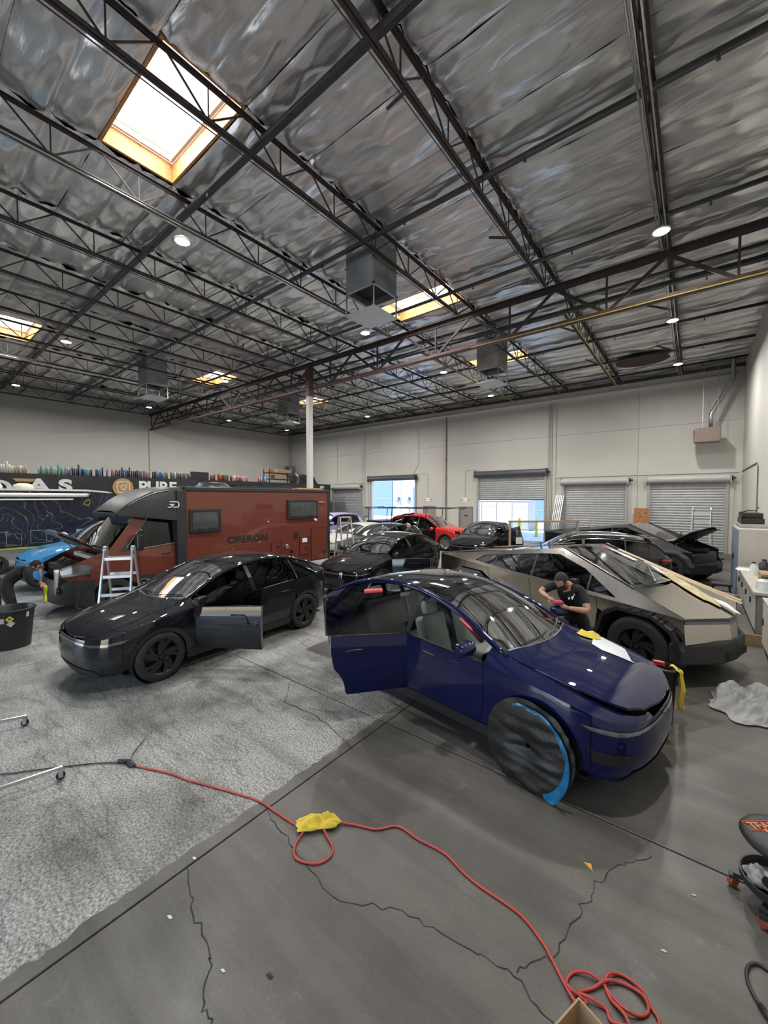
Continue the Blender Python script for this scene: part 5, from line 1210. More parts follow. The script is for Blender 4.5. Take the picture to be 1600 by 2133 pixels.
runs = [(3.2,4.15,runs[0][2]), (4.6,5.9,runs[1][2]), (5.9,7.25,runs[2][2]), (7.4,9.0,runs[3][2]), (9.0,10.3,runs[4][2]), (10.35,11.9,['charcoal','grey','green','white','black','charcoal','grey','black']), (13.15,14.7,runs[7][2]), (14.8,15.8,runs[8][2]), (16.7,17.4,runs[9][2])]
for a, b, cs in runs:
    y = a
    while y < b:
        k = rnd.choice(cs); cnt[k] = cnt.get(k, 0)+1; h = rnd.uniform(.9, 1.12)*(1.45 if rnd.random() < .04 else 1)
        n = cnt[k]; nm = ORD[n-1]
        o = link('vinyl_roll', RM[k], None, (BX-.12+rnd.uniform(-.04,.02), y, 3.85), (0,0,0), (1,1,h)); tag(o, f'{nm} {k} vinyl roll from the left, standing on the banner ledge', 'vinyl roll', 'vinyl rolls above the banner')
        y += rnd.uniform(.082, .10)+(rnd.random() < .06)*.12
t = thing('shelf_case', 'black flat case among the vinyl rolls on the banner ledge', 'case', (BX-.3,12.5,3.85)); MB().bb(-.12,.12,-.55,.55,0,.50).build('shell', TRIM, t, bevel=.02); MB().bb(.12,.14,-.1,.1,.22,.27).build('grip', PLASTIC, t)
rk = thing('storage_rack', 'black steel rack on top of the storage room near the corner', 'rack', (BX-.7,18.9,3.85))
for x in (-.35,.35):
    for y in (-1.1,1.1): MB().beam((x,y,0),(x,y,1.05), .05).build('post', MATB, rk)
for z in (.25,.72): MB().bb(-.37,.37,-1.15,1.15,z,z+.05).build('shelf', MATB, rk)
CARD = mat('cardboard', (.40,.27,.15), .8, var=.08)
def carton(loc, d, label, rz=0): 
    t = thing('cardboard_box', label, 'box', loc, rz); MB().bb(-d[0]/2,d[0]/2,-d[1]/2,d[1]/2,0,d[2]).build('carton', CARD, t, bevel=.01); MB().bb(-d[0]/2-.002,d[0]/2+.002,-.04,.04,d[2]*.6,d[2]+.003).build('tape', mat('packing_tape', (.50,.38,.24), .3), t); return t
carton((BX-.7,19.3,4.62), (.5,1.3,.28), 'long cardboard box on the upper shelf of the black rack'); carton((BX-.7,18.9,4.15), (.5,1.1,.32), 'cardboard box on the lower shelf of the black rack')
t = thing('orange_case', 'small orange case at the left end of the upper rack shelf', 'case', (BX-.7,18.1,4.62)); MB().bb(-.2,.2,-.28,.28,0,.22).build('shell', mat('case_orange', (.6,.2,.03), .5), t, bevel=.02); MB().bb(.2,.22,-.1,.1,.1,.14).build('grip', PLASTIC, t)
tp = tag(MB().grid(lambda u, v: (BX-1.2+1.1*v, 20.2+2.2*u, 3.86+(.85-.2*u+.12*noise.noise(Vector((u*5,v*5,2))))*math.sin(PI*min(1,max(0,v)))**.4*min(1,8*u,8*(1-u))), 24, 14).build('tarpaulin', mat('tarp_black', (.016,.016,.018), .5, bump=.3, bs=8), None, smooth=True), 'crumpled black tarpaulin heap beside the rack under the corner heater', 'tarpaulin')

# ------------------------------------------------------------------ ladders and boards
ALU = mat('ladder_aluminium', (.62,.63,.63), .32, .85, var=.1)
def a_ladder(label, loc, rz, h, spread, w, rungs, name='step_ladder', back=True, joint=True):
    t = thing(name, label, 'ladder', loc, rz, 'ladders')
    for s in ((1, -1) if back else (1,)):
        top = Vector((s*.06,0,h)); bot = Vector((s*spread,0,0))
        for y in (-1, 1):
            MB().beam(bot+Vector((0,y*w*1.15,0)), top+Vector((0,y*w,0)), .075, .03, (0,1,0)).build('rail', ALU, t)
            MB().box(bot+Vector((0,y*w*1.15,.025)), (.10,.05,.05)).build('foot', PLASTIC, t)
        for k in range(rungs):
            f = (k+.8)/(rungs+.3); p = bot.lerp(top, f); ww = w*(1.15-.15*f)
            MB().beam(p+Vector((0,-ww,0)), p+Vector((0,ww,0)), .06, .035, (1,0,0)).build('rung', ALU, t)
    if joint and back:
        for y in (-w, w): MB().lathe([(0,-.03),(.085,-.03),(.085,.03),(0,.03)], 14, (0,y,h), 'y').build('hinge', mat('hinge_grey', (.42,.43,.44), .35, .7), t, smooth=True, sharp=40)
    elif back: MB().box((0,0,h+.02),(.22,w*2.1,.05)).build('top_cap', ALU, t, bevel=.01)
    return t
a_ladder('aluminium folding ladder standing between the red camper and the grey car', (-9.78,3.12,0), math.radians(-35), 1.58, .48, .26, 4)
a_ladder('aluminium step ladder behind the camper beside the lavender SUV', (-10.35,10.7,0), math.radians(-20), 1.95, .5, .22, 5, joint=False)
a_ladder('tall aluminium ladder standing before the right end roll-up door', (.25,21.6,0), math.radians(80), 2.2, .42, .30, 6)
t = thing('plank_ladder', 'aluminium plank leaning on the wall right of the half raised door', 'ladder', (-6.55,24.8,0))
for k in range(5): MB().beam((-.22+k*.10,-.55,0),(.06+k*.10,.08,2.85), .05, .06, (0,1,0)).build('plank_rib', ALU, t)
for z in (.35,1.4,2.5): MB().beam((-.22+z*.1,-.55+z*.22,z),(.20+z*.1,-.55+z*.22,z), .05, .03).build('cross_bar', ALU, t)
t = thing('wood_board', 'orange brown plywood board leaning between the two closed doors', 'board', (-2.2,24.72,0)); OSB = mat('plywood', (.42,.19,.075), .65, var=.25, vs=3, mp=(6,1,1))
MB().prism([(-.33,0),(.33,0),(.33,2.16),(-.33,2.16)], 0, .03, 'y').build('sheet', OSB, t)
for x, z in ((-.2,.5),(.15,1.0),(-.05,1.7),(.2,1.9)): MB().lathe([(0,.002),(.03,.002),(.03,0)], 8, (x,-.002,z), 'y').build('knot', mat('knot_brown', (.12,.05,.02), .7), t)
t = thing('glazed_frame', 'clear plastic sheet in a pale wooden frame standing before the half raised door', 'framed panel', (-4.5,15.5,0), math.radians(38)); FW = mat('frame_wood', (.36,.27,.19), .6, var=.15)
for a, b in (((-1.28,0,.0),(-1.28,0,1.82)), ((1.28,0,0),(1.28,0,1.82)), ((-1.33,0,1.80),(1.33,0,1.80)), ((-1.28,0,.5),(1.28,0,.5))): MB().beam(a, b, .07, .06, (0,1,0)).build('frame_bar', FW, t)
MB().bb(-1.25,1.25,-.004,.004,.54,1.77).build('clear_sheet', glass('clear_sheet', (.86,.90,.91)), t); MB().bb(-1.05,-.80,-.012,-.005,.95,1.2).build('notice', WHITE, t)
for x in (-1.28,1.28): MB().bb(x-.06,x+.06,-.45,.45,0,.05).build('foot', FW, t)

# ------------------------------------------------------------------ right-hand wall: cabinet, bench, clutter
cb = thing('steel_cabinet', 'tall grey steel cabinet with blue grey doors against the right wall', 'cabinet', (1.28,15.3,0)); CG = mat('cabinet_grey', (.50,.48,.44), .5, var=.05); CBL = mat('cabinet_blue', (.20,.24,.34), .4, var=.05)
MB().bb(-.33,.42,-1.0,1.0,0.02,1.86).build('carcass', CG, cb, bevel=.01)
for y0, y1 in ((-.98,-.01),(.01,.98)):
    d = link('door', None, cb, (-.335,y1 if y1 < 0 else y0,0)); s_ = -1 if y1 < 0 else 1
    MB().bb(-.022,0,0,s_*.96,.06,1.83).build('leaf', CBL, d) if s_ > 0 else MB().bb(-.022,0,-.96,0,.06,1.83).build('leaf', CBL, d); MB().box((-.035,s_*.08,1.0),(.03,.04,.14)).build('latch', PLASTIC, d)
for i, (y, z, d, lb) in enumerate(((.25,1.862,(.55,1.3,.10),'flat grey tray on top of the steel cabinet'), (.3,1.965,(.5,1.1,.16),'lower black case on top of the steel cabinet'), (.35,2.13,(.46,1.0,.14),'upper black case on top of the steel cabinet'))):
    t = thing('tool_case', lb, 'case', (1.28,15.3+y,z)); MB().bb(-d[0]/2,d[0]/2,-d[1]/2,d[1]/2,0,d[2]).build('shell', [mat('tray_grey', (.36,.35,.33), .5), TRIM, TRIM][i], t, bevel=.02); MB().bb(-d[0]/2-.02,-d[0]/2,-.1,.1,d[2]*.4,d[2]*.6).build('grip', PLASTIC, t)
t = thing('loose_hose', 'black hose lying across the cases on the steel cabinet', 'hose', (1.28,15.4,2.29)); MB().tube([(-.25,-.5,0),(-.1,-.2,.05),(.1,.2,.04),(.2,.6,.12)], .02, 6).build('tube', PLASTIC, t, smooth=True); MB().box((-.25,-.5,.0),(.08,.08,.05)).build('coupling', PLASTIC, t)
wbn = thing('work_bench', 'long grey workbench with cabinets along the right wall', 'workbench', (1.30,11.6,0))
MB().bb(-.38,.40,-1.35,2.3,.84,.90).build('worktop', mat('bench_top', (.46,.43,.38), .6, var=.12), wbn, bevel=.01); MB().bb(-.32,.38,-1.3,2.25,.10,.84).build('carcass', mat('bench_grey', (.24,.23,.21), .6), wbn)
for k in range(4): d = MB().bb(-.345,-.325,-1.26+k*.88,-.42+k*.88,.14,.80).build('door', mat('bench_door', (.36,.35,.33), .5), wbn, bevel=.005); MB().box((-.36,-.55+k*.88,.6),(.025,.03,.12)).build('knob', PLASTIC, d)
rc = thing('rolling_cabinet', 'light grey rolling cabinet in front of the workbench at the right edge', 'cabinet', (1.30,9.0,0)); MB().bb(-.30,.34,-.5,.5,.12,.92).build('carcass', CG, rc, bevel=.01); MB().bb(-.325,-.302,-.46,.46,.16,.88).build('door', CG, rc, bevel=.005); MB().bb(-.345,-.325,.30,.36,.5,.62).build('latch', PLASTIC, rc); MB().bb(-.33,.36,-.52,.52,.92,.95).build('top', CG, rc)
for sx in (-.24,.26):
    for sy in (-.42,.42): MB().lathe([(0,-.02),(.055,-.02),(.055,.02),(0,.02)], 12, (sx,sy,.056), 'y').build('caster', RUBBER, rc, smooth=True, sharp=40); MB().box((sx,sy,.10),(.05,.05,.04)).build('caster_fork', GALV, rc)
def bottle(loc, r, h, m_, label, cap=PLASTIC, spray=False):
    t = thing('bottle', label, 'bottle', loc, rnd.uniform(0,6)); MB().lathe([(0,0),(r,0),(r,h*.68),(r*.45,h*.82),(r*.4,h*.9)], 14).build('flask', m_, t, smooth=True, sharp=60)
    if spray: MB().box((r*.3,0,h*.97),(r*2.2,r*.7,h*.14)).build('trigger', cap, t, bevel=.006)
    else: MB().lathe([(r*.45,h*.88),(r*.45,h),(0,h)], 12).build('cap', cap, t, smooth=True, sharp=50)
    return t
bottle((1.12,12.6,.90), .07, .30, mat('bottle_white', (.75,.75,.73), .4), 'white round bottle at the far end of the workbench'); bottle((1.35,13.1,.90), .10, .32, TRIM, 'black canister at the far end of the workbench')
bottle((1.10,10.6,.90), .12, .26, mat('jug_white', (.72,.73,.74), .4), 'white plastic jug at the near end of the workbench'); bottle((1.2,11.9,.90), .05, .16, mat('bottle_red', (.35,.03,.04), .4), 'small dark red bottle in the middle of the workbench', CHROME)
bottle((.72,19.5,0), .16, .42, mat('bottle_blue', (.03,.05,.22), .3), 'dark blue spray bottle on the floor beside the steel cabinet', PLASTIC, True)
carton((1.22,11.25,.90), (.25,.55,.26), 'small cardboard box on the workbench')
def crumple(name, label, cat, cx, cy, z, sx, sy, h, m_, seed, rz=0, n=18, surf=None, group=None, M=None, amp=1.):
    """rumpled cloth: ragged outline, folds rising above the surface it lies on"""
    c, s = math.cos(rz), math.sin(rz)
    def f(u, v):
        a, b = 2*u-1, 2*v-1; r = 1+.28*noise.noise(Vector((a*1.7, b*1.7, seed)))
        x, y = a*sx/2*r*(1-.18*b*b), b*sy/2*r*(1-.18*a*a); X, Y = cx+c*x-s*y, cy+s*x+c*y
        d = h*max(.06, (1-max(abs(a),abs(b))**3)*(.55+amp*.75*noise.noise(Vector((a*2.1, b*2.1, seed+5)))+amp*.35*abs(noise.noise(Vector((a*5, b*5, seed+8))))))
        zz = surf(X, Y) if surf else z
        p = Vector((X, Y, zz+.004+d)); return M @ p if M else p
    o = MB().grid(f, n, n).build(name, m_, None, smooth=True); md = o.modifiers.new('thickness', 'SOLIDIFY'); md.thickness = .004; md.offset = 1
    return tag(o, label, cat, group)
YC = mat('microfibre_yellow', (.78,.58,.05), .85, var=.12, vs=12, bump=.4, bs=120, sheen=.3)
YL = mat('microfibre_lime', (.55,.60,.06), .85, var=.1, bump=.3, bs=120)
crumple('cloth', 'lime yellow cloth on the rolling cabinet at the right edge', 'cloth', 1.25,9.0,.95,.5,.6,.09,YL,3); crumple('cloth', 'yellow cloth heap beside the bottles on the workbench', 'cloth', 1.42,11.6,.90,.35,.4,.12,YC,4); crumple('cloth', 'small lime cloth at the far end of the workbench', 'cloth', 1.35,12.4,.90,.25,.3,.07,YL,6)
crumple('paper_sheet', 'white papers with red print on the far end of the workbench', 'paper', 1.0,13.3,.90,.3,.5,.02,WHITE,9); 
crumple('cloth', 'orange yellow rag on the floor ahead of the black pickup', 'cloth', .45,18.5,0,.55,.28,.05,YC,12); crumple('cloth', 'dull yellow rag on the floor beyond the steel pickup', 'cloth', .35,16.1,0,.6,.3,.05,mat('rag_olive', (.36,.32,.08), .85),14)
t = thing('black_tote', 'black plastic case leaning at the back of the workbench', 'case', (1.48,11.0,.90)); MB().bb(-.12,.12,-.5,.4,0,.55).build('shell', TRIM, t, bevel=.03); MB().bb(-.13,.13,-.51,.41,.40,.43).build('rim', GALV, t)
t = thing('creeper_seat', 'low black rolling seat on the floor by the workbench', 'stool', (.62,14.2,0)); MB().bb(-.22,.22,-.2,.2,.30,.38).build('seat', SEATB, t, bevel=.03); MB().bb(-.24,.24,-.22,.22,.09,.12).build('tray', PLASTIC, t)
for sx in (-.2,.2):
    for sy in (-.18,.18): MB().beam((sx,sy,.1),(sx*.8,sy*.8,.31), .03).build('leg', PLASTIC, t); MB().lathe([(0,-.015),(.045,-.015),(.045,.015),(0,.015)], 10, (sx,sy,.046), 'y').build('caster', RUBBER, t, smooth=True, sharp=40)
t = thing('wash_bucket', 'round grey bucket beyond the nose of the steel pickup', 'bucket', (.56,12.6,0)); MB().lathe([(0,.02),(.20,.02),(.22,0),(.29,.33),(.31,.34),(.30,.36),(.27,.345),(.20,.05),(0,.05)], 24).build('tub', mat('bucket_grey', (.10,.105,.11), .4), t, smooth=True, sharp=50); MB().tube([(-.30,0,.33),(-.2,.22,.30),(0,.31,.28),(.2,.22,.30),(.3,0,.33)], .006, 5).build('bail', GALV, t)
PLS = glass('plastic_film', (.80,.81,.81), .12, 1.55)
def film_mat():
    m, nt, b = _new('plastic_film_heap'); n = _noise(nt, 5, 5); r = _ramp(nt, n.outputs[0], [(.3, (.62,.62,.61)), (.7, (.85,.85,.84))]); nt.links.new(r.outputs[0], b.inputs['Base Color']); b.inputs['Roughness'].default_value = .22; b.inputs['Transmission Weight'].default_value = .55; b.inputs['IOR'].default_value = 1.15; return m
FILM = film_mat()
crumple('plastic_film', 'crumpled clear plastic film heap on the floor right of the steel pickup', 'plastic film', .74,6.88,0,1.3,.9,.24,FILM,21,.9,60,amp=1.6)
t = thing('cardboard_strip', 'long cardboard strip standing on edge by the right wall', 'cardboard', (1.2,9.78,0), .1); MB().prism([(-.45,0),(.4,0),(.4,.2),(-.45,.2)], -.008, .008, 'y').build('side', CARD, t); MB().prism([(-.45,0),(.4,0),(.4,.18),(-.45,.18)], .14, .156, 'y').build('side', CARD, t); MB().bb(-.45,.4,-.008,.156,0,.006).build('base', CARD, t)

# ------------------------------------------------------------------ things on the blue car
MBL = Matrix.Translation((-2.5,4.88,0)) @ Matrix.Rotation(math.radians(-9),4,'Z')
HL = Matrix.Translation((1.2,0,1.0)) @ Matrix.Rotation(-math.radians(3.2),4,'Y') @ Matrix.Translation((-1.2,0,-1.0))
crumple('cloth', 'yellow microfibre cloth folded on the hood of the blue car', 'cloth', 1.47,.55,0,.24,.26,.055,YC,31,.3,surf=lambda x, y: SH_Y.top(x,y,.006).z, M=MBL @ HL)
sheet = [(1.50,.62),(1.60,.66),(1.84,.58),(1.98,.30),(2.02,.28),(1.96,.26),(1.72,.22),(1.60,.28)]
o = put_patch(MB(), sheet, .04, lambda x, y: MBL @ HL @ (SH_Y.top(x,y,.014)), thick=.004, tdir=(0,0,-.004)).build('paper_sheet', mat('backing_paper', (.62,.66,.70), .35, var=.04), None, smooth=True, sharp=45); tag(o, 'pale curved film backing sheet lying on the hood of the blue car', 'sheet')
FOAM = mat('foam_pink', (.78,.12,.15), .7, var=.08)
def foam(a, b, label):
    a, b = Vector(a), Vector(b); o = MB().tube([a, a.lerp(b,.02), a.lerp(b,.98), b], [.020,.028,.028,.020], 14).build('foam_tube', FOAM, None, smooth=True, sharp=50); return tag(o, label, 'foam tube', 'foam edge guards')
dM = MBL @ Matrix.Translation((-.14,-(SH_Y.yz(-.13)[0]-.04),0)) @ Matrix.Rotation(math.radians(62),4,'Z')
xw = lambda x: SH_Y.side(x, SH_Y.zR(x)-.035)
foam(dM @ Vector((-.50,-(xw(-.64).y-SH_Y.yz(-.13)[0]+.03),SH_Y.zR(-.64)-.03)), dM @ Vector((-.26,-(xw(-.40).y-SH_Y.yz(-.13)[0]+.03),SH_Y.zR(-.40)-.03)), 'pink foam tube on the top edge of the open rear door window')
foam(MBL @ Vector((.50,-SH_Y.yR(.50)-.015,SH_Y.zR(.50)-.045)), MBL @ Vector((.83,-SH_Y.yR(.83)-.03,SH_Y.zR(.83)-.075)), 'pink foam tube on the front door window of the blue car')
# plastic wheel bag on the near front wheel, held with blue masking film
def bag(u, v):
    a = 2*PI*u; r = (.02+.41*v); w = .026*noise.noise(Vector((math.cos(a)*r*4, math.sin(a)*r*16, 3)))*(v > .02)
    zz = max(.008, .385+r*math.sin(a)*(1.0 if math.sin(a) > 0 else .97)); return MBL @ Vector((1.50+r*math.cos(a), -1.0-.035*math.sin(PI*v)-w-.05*max(0,-math.sin(a))*v, zz))
o = MB().grid(bag, 56, 14).build('wheel_bag', mat('bag_black', (.010,.010,.011), .5, var=.3, vs=8, bump=.4, bs=14), None, smooth=True); tag(o, 'black plastic bag covering the near front wheel of the blue car', 'wheel cover')
def film(u, v):
    a = math.radians(112-172*u); r = .372+(.028+.075*u**3)*v; k = .025*noise.noise(Vector((u*9, v*2, 4)))
    zz = max(.006, .375+r*math.sin(a)); return MBL @ Vector((1.50+r*math.cos(a)*(1.0-.06*u), -1.035-.03*u-k, zz))
o = MB().grid(film, 40, 4).build('masking_film', mat('masking_blue', (.01,.16,.36), .35, var=.3, vs=6), None, smooth=True); tag(o, 'blue masking film around the bagged front wheel of the blue car', 'masking film')
# bin with cloth beside the blue car's nose
bk = thing('black_bin', 'slim black bin by the nose of the blue car', 'bin', (-.25,5.77,0)); MB().lathe([(0,.01),(.10,.01),(.10,0),(.13,.66),(.14,.67),(.125,.67),(.09,.05),(0,.05)], 20).build('shell', PLASTIC, bk, smooth=True, sharp=50); MB().lathe([(.14,.64),(.15,.645),(.15,.67),(.13,.675)], 20).build('rim', PLASTIC, bk, smooth=True)
t = thing('spray_bottle', 'red headed spray bottle standing in the slim black bin', 'bottle', (-.28,5.75,.5)); MB().lathe([(0,-.44),(.05,-.44),(.05,.10),(.02,.16)], 12).build('flask', mat('bottle_smoke', (.08,.08,.09), .3), t, smooth=True); MB().box((-.02,0,.2),(.12,.05,.06)).build('trigger', mat('trigger_red', (.55,.04,.05), .4), t, bevel=.012)
def drape(u, v):
    a = -.5+.9*u; s_ = v*.62; k = .025*math.sin(u*14+v*3)+.02*noise.noise(Vector((u*4,v*4,7)))
    R = .15+.02+k
    if s_ < .16: r = .06+s_*.66; z = .69+.02*math.sin(v*20)
    else: r = R+.03*(s_-.16); z = .685-(s_-.16)
    return (-.25+r*math.cos(a), 5.77+r*math.sin(a), z-.06*u*v)
o = MB().grid(drape, 16, 20).build('cloth', YC, None, smooth=True); tag(o, 'yellow cloth hanging over the rim of the slim black bin', 'cloth'); md = o.modifiers.new('thickness','SOLIDIFY'); md.thickness = .005; md.offset = 1
# ------------------------------------------------------------------ things on the steel pickup
MCY = Matrix.Translation((-2.03,8.56,0)) @ Matrix.Rotation(math.radians(-20),4,'Z')
def cys(x, y):
    if x > 1.74: return 1.022+(2.42-x)*.36+.02*(1-abs(y)/.95)
    return tZ(x)+.035*(1-abs(y)/tY(x))
BG = mat('muslin', (.62,.52,.32), .85, var=.12, bump=.3, bs=60)
crumple('cloth', 'long cream cloth bunched across the hood of the steel pickup', 'cloth', 1.98,.34,0,.98,.24,.075,BG,41,math.radians(-24),30,surf=lambda x,y: cys(x,y)+.01, M=MCY)
TRW = mat('trim_beige', (.52,.40,.26), .6, var=.1)
for i, (a, b, lb) in enumerate((((.75,.50),(2.50,.86),'upper beige trim strip lying along the far side of the steel pickup'), ((1.2,.52),(2.55,.72),'lower beige trim strip lying along the far side of the steel pickup'))):
    pts = [(a[0]+(b[0]-a[0])*k/12, a[1]+(b[1]-a[1])*k/12) for k in range(13)]; m = MB(); vs = []
    for x, y in pts: z = cys(x,min(y,.82))+.035; vs += [MCY @ Vector((x,y,z)), MCY @ Vector((x,y+.06,z+.012)), MCY @ Vector((x,y+.06,z+.018)), MCY @ Vector((x,y,z+.006))]
    fs = [(0,1,2,3)[::-1], tuple(len(vs)-4+q for q in range(4))]
    for k in range(12): fs += [(4*k+q, 4*k+4+q, 4*k+4+(q+1)%4, 4*k+(q+1)%4) for q in range(4)]
    tag(m.add(vs, fs).build('trim_strip', TRW, None), lb, 'trim strip', 'loose trim strips')
PAP = mat('paper_white', (.80,.80,.80), .6, var=.03)
def paper(poly, label, m_=PAP, lift=.03):
    o = put_patch(MB(), poly, .05, lambda x, y: MCY @ Vector((x, y, cys(x,y)+lift+.012*noise.noise(Vector((x*9,y*9,2))))), thick=.003, tdir=(0,0,-.003)).build('paper_sheet', m_, None, smooth=True, sharp=40); return tag(o, label, 'paper')
paper([(2.28,.34),(2.40,.42),(2.52,.36),(2.70,.20),(2.66,.15),(2.42,.24)], 'crumpled white paper at the nose of the steel pickup', lift=.04); paper([(1.28,.50),(1.42,.56),(1.66,.46),(1.60,.40)], 'white paper at the base of the steel pickup windscreen', lift=.03)
paper([(.62,.36),(.72,.46),(1.12,.50),(1.10,.40)], 'white paper with red edge high on the steel pickup windscreen', lift=.02); paper([(.55,.34),(.64,.46),(.70,.46),(.61,.34)], 'narrow red paper strip high on the steel pickup windscreen', mat('paper_red', (.5,.05,.06), .6), .024)
o = MB().beam(MCY @ Vector((-2.0,.10,1.49)), MCY @ Vector((.1,.12,1.79)), .05, .012).build('trim_strip', TRW); tag(o, 'beige trim strip lying along the roof of the steel pickup', 'trim strip', 'loose trim strips')
for i, x in enumerate((-.62,-.42)): o = MB().box(MCY @ Vector((x,.02,tZ(x)+.075)), (.03,.03,.09)).build('tape_tab', mat('tape_blue', (.02,.18,.5), .5)); tag(o, ['left','right'][i]+' blue tape tab on the steel pickup roof', 'tape')

# ------------------------------------------------------------------ floor clutter, cords, carts
def smooth_path(pts, sub=8):
    P = [Vector(p) for p in pts]; out = []
    for i in range(len(P)-1):
        p0, p1, p2, p3 = P[max(i-1,0)], P[i], P[i+1], P[min(i+2,len(P)-1)]
        for k in range(sub):
            t = k/sub; out.append(.5*((2*p1)+(p2-p0)*t+(2*p0-5*p1+4*p2-p3)*t*t+(3*p1-3*p2+p3-p0)*t**3))
    return out+[P[-1]]
z = .010
cordpts = [(-4.40,1.46,z),(-3.99,1.64,z),(-3.75,1.71,z),(-3.54,1.79,z),(-3.03,1.97,z),(-2.75,2.00,z),(-2.53,2.02,z),(-2.42,2.07,.02),(-2.35,2.13,.025),(-2.24,2.10,.02),(-2.13,2.06,z),(-2.09,1.99,z),(-2.12,1.90,z),(-2.22,1.84,z),(-2.30,1.83,z),(-2.37,1.89,z),(-2.40,1.98,.022),(-2.42,2.10,.03),(-2.36,2.20,.03),(-2.26,2.25,.02),(-2.12,2.33,z),(-1.97,2.40,z),(-1.85,2.53,z),(-1.66,2.53,z),(-1.43,2.55,z),(-1.25,2.50,z),(-1.11,2.48,z),(-.84,2.47,z),(-.68,2.40,z),(-.60,2.34,z),(-.50,2.25,z),(-0.437,2.202,.022),(-0.394,2.243,z),(-0.433,2.249,z),(-0.478,2.245,.022),(-0.503,2.277,z),(-0.481,2.345,z),(-0.414,2.383,.022),(-0.343,2.389,z),(-0.292,2.355,z),(-0.222,2.329,.022),(-0.161,2.358,z),(-0.132,2.410,z),(-0.155,2.451,.022),(-0.209,2.468,z),(-0.271,2.452,z),(-0.329,2.406,.022),(-0.381,2.332,z),(-0.438,2.263,z),(-0.391,2.264,.022),(-0.309,2.278,z),(-0.275,2.240,z),(-0.165,2.285,.022),(-0.083,2.378,z),(-0.133,2.442,z),(-0.168,2.479,.022),(-0.227,2.504,z),(-0.283,2.493,z),(-0.322,2.450,.022),(-0.333,2.397,z),(-0.296,2.339,z),(-0.230,2.304,.022),(-0.182,2.249,z)]
RC = mat('cord_red', (.46,.055,.045), .45, var=.1)
t = thing('extension_cord', 'red extension cord snaking over the floor to a loose coil', 'cord', (0,0,0)); MB().tube(smooth_path(cordpts), .0085, 7).build('cable', RC, t, smooth=True); MB().tube([(-4.47,1.46,.02),(-4.40,1.46,.018),(-4.34,1.48,.014)], [.024,.026,.012], 8).build('socket', PLASTIC, t, smooth=True)
t = thing('power_cord', 'thin dark power cord running from the left edge to the red cord', 'cord', (0,0,0)); MB().tube(smooth_path([(-5.5,.45,z),(-5.25,.62,z),(-5.05,.86,z),(-4.87,1.07,z),(-4.70,1.26,z),(-4.56,1.38,z),(-4.47,1.45,.018)]), .006, 6).build('cable', PLASTIC, t, smooth=True); MB().tube([(-4.56,1.40,.016),(-4.48,1.45,.02)], [.02,.022], 8).build('plug', PLASTIC, t, smooth=True)
MB().tube([(-4.55,1.52,.02),(-4.75,1.72,.02)], .006, 5).build('strap', PLASTIC, t)
crumple('cloth', 'yellow cloth lying over the red cord on the bare floor', 'cloth', -2.38,2.13,.02,.36,.15,.075,YC,51,math.radians(48),24)
t = thing('side_cord', 'black cord loop at the lower right edge', 'cord', (0,0,0)); MB().tube(smooth_path([(.75,2.72,z),(.60,2.86,z),(.47,2.98,z),(.36,3.05,z),(.30,3.00,z),(.29,2.90,z),(.33,2.80,z),(.42,2.68,z),(.5,2.6,z)]), .009, 7).build('cable', PLASTIC, t, smooth=True); MB().tube([(.33,2.80,.014),(.40,2.70,.014)], .016, 7).build('connector', PLASTIC, t, smooth=True)
def cart_leg(label, a, b, group):
    a, b = Vector(a), Vector(b); t = thing('cart_frame', label, 'cart', tuple(b), 0, group); d = (b-a).normalized()
    MB().beam(a-b+Vector((0,0,.11)), Vector((0,0,.11)), .030, .030).build('bar', CHROME, t, bevel=.006); p = -d*.02
    for s in (-1,1): MB().box(p+Vector((-d.y,d.x,0))*.022*s+Vector((0,0,.065)), (.035,.006,.075), math.atan2(d.y,d.x)).build('fork', CHROME, t)
    MB().lathe([(0,-.014),(.036,-.014),(.038,0),(.036,.014),(0,.014)], 16, (0,0,0), 'y', Matrix.Translation(p+Vector((0,0,.038))) @ Matrix.Rotation(math.atan2(d.y,d.x),4,'Z')).build('caster', RUBBER, t, smooth=True, sharp=40)
    e = a-b; MB().box(e+Vector((0,0,.06)), (.07,.07,.12)).build('end_block', PLASTIC, t, bevel=.01); MB().beam(e+Vector((0,0,.12)), e+Vector((-.05,-.05,.55)), .03).build('upright', CHROME, t)
    return t
cart_leg('nearer chrome cart leg with caster at the left edge', (-4.83,.48,0), (-4.72,.99,0), 'chrome cart legs'); cart_leg('farther chrome cart leg with caster at the left edge', (-6.42,.42,0), (-6.17,.97,0), 'chrome cart legs')
t = thing('floor_box', 'open cardboard box corner at the bottom edge', 'box', (-.285,1.685,0), math.radians(70))
for (a0,a1,b0,b1) in ((-.22,.22,-.178,-.17), (-.22,.22,.17,.178), (-.22,-.212,-.17,.17), (.212,.22,-.17,.17)): MB().bb(a0,a1,b0,b1,0,.36).build('side', CARD, t)
MB().bb(-.21,.21,-.17,.17,0,.008).build('base', CARD, t)
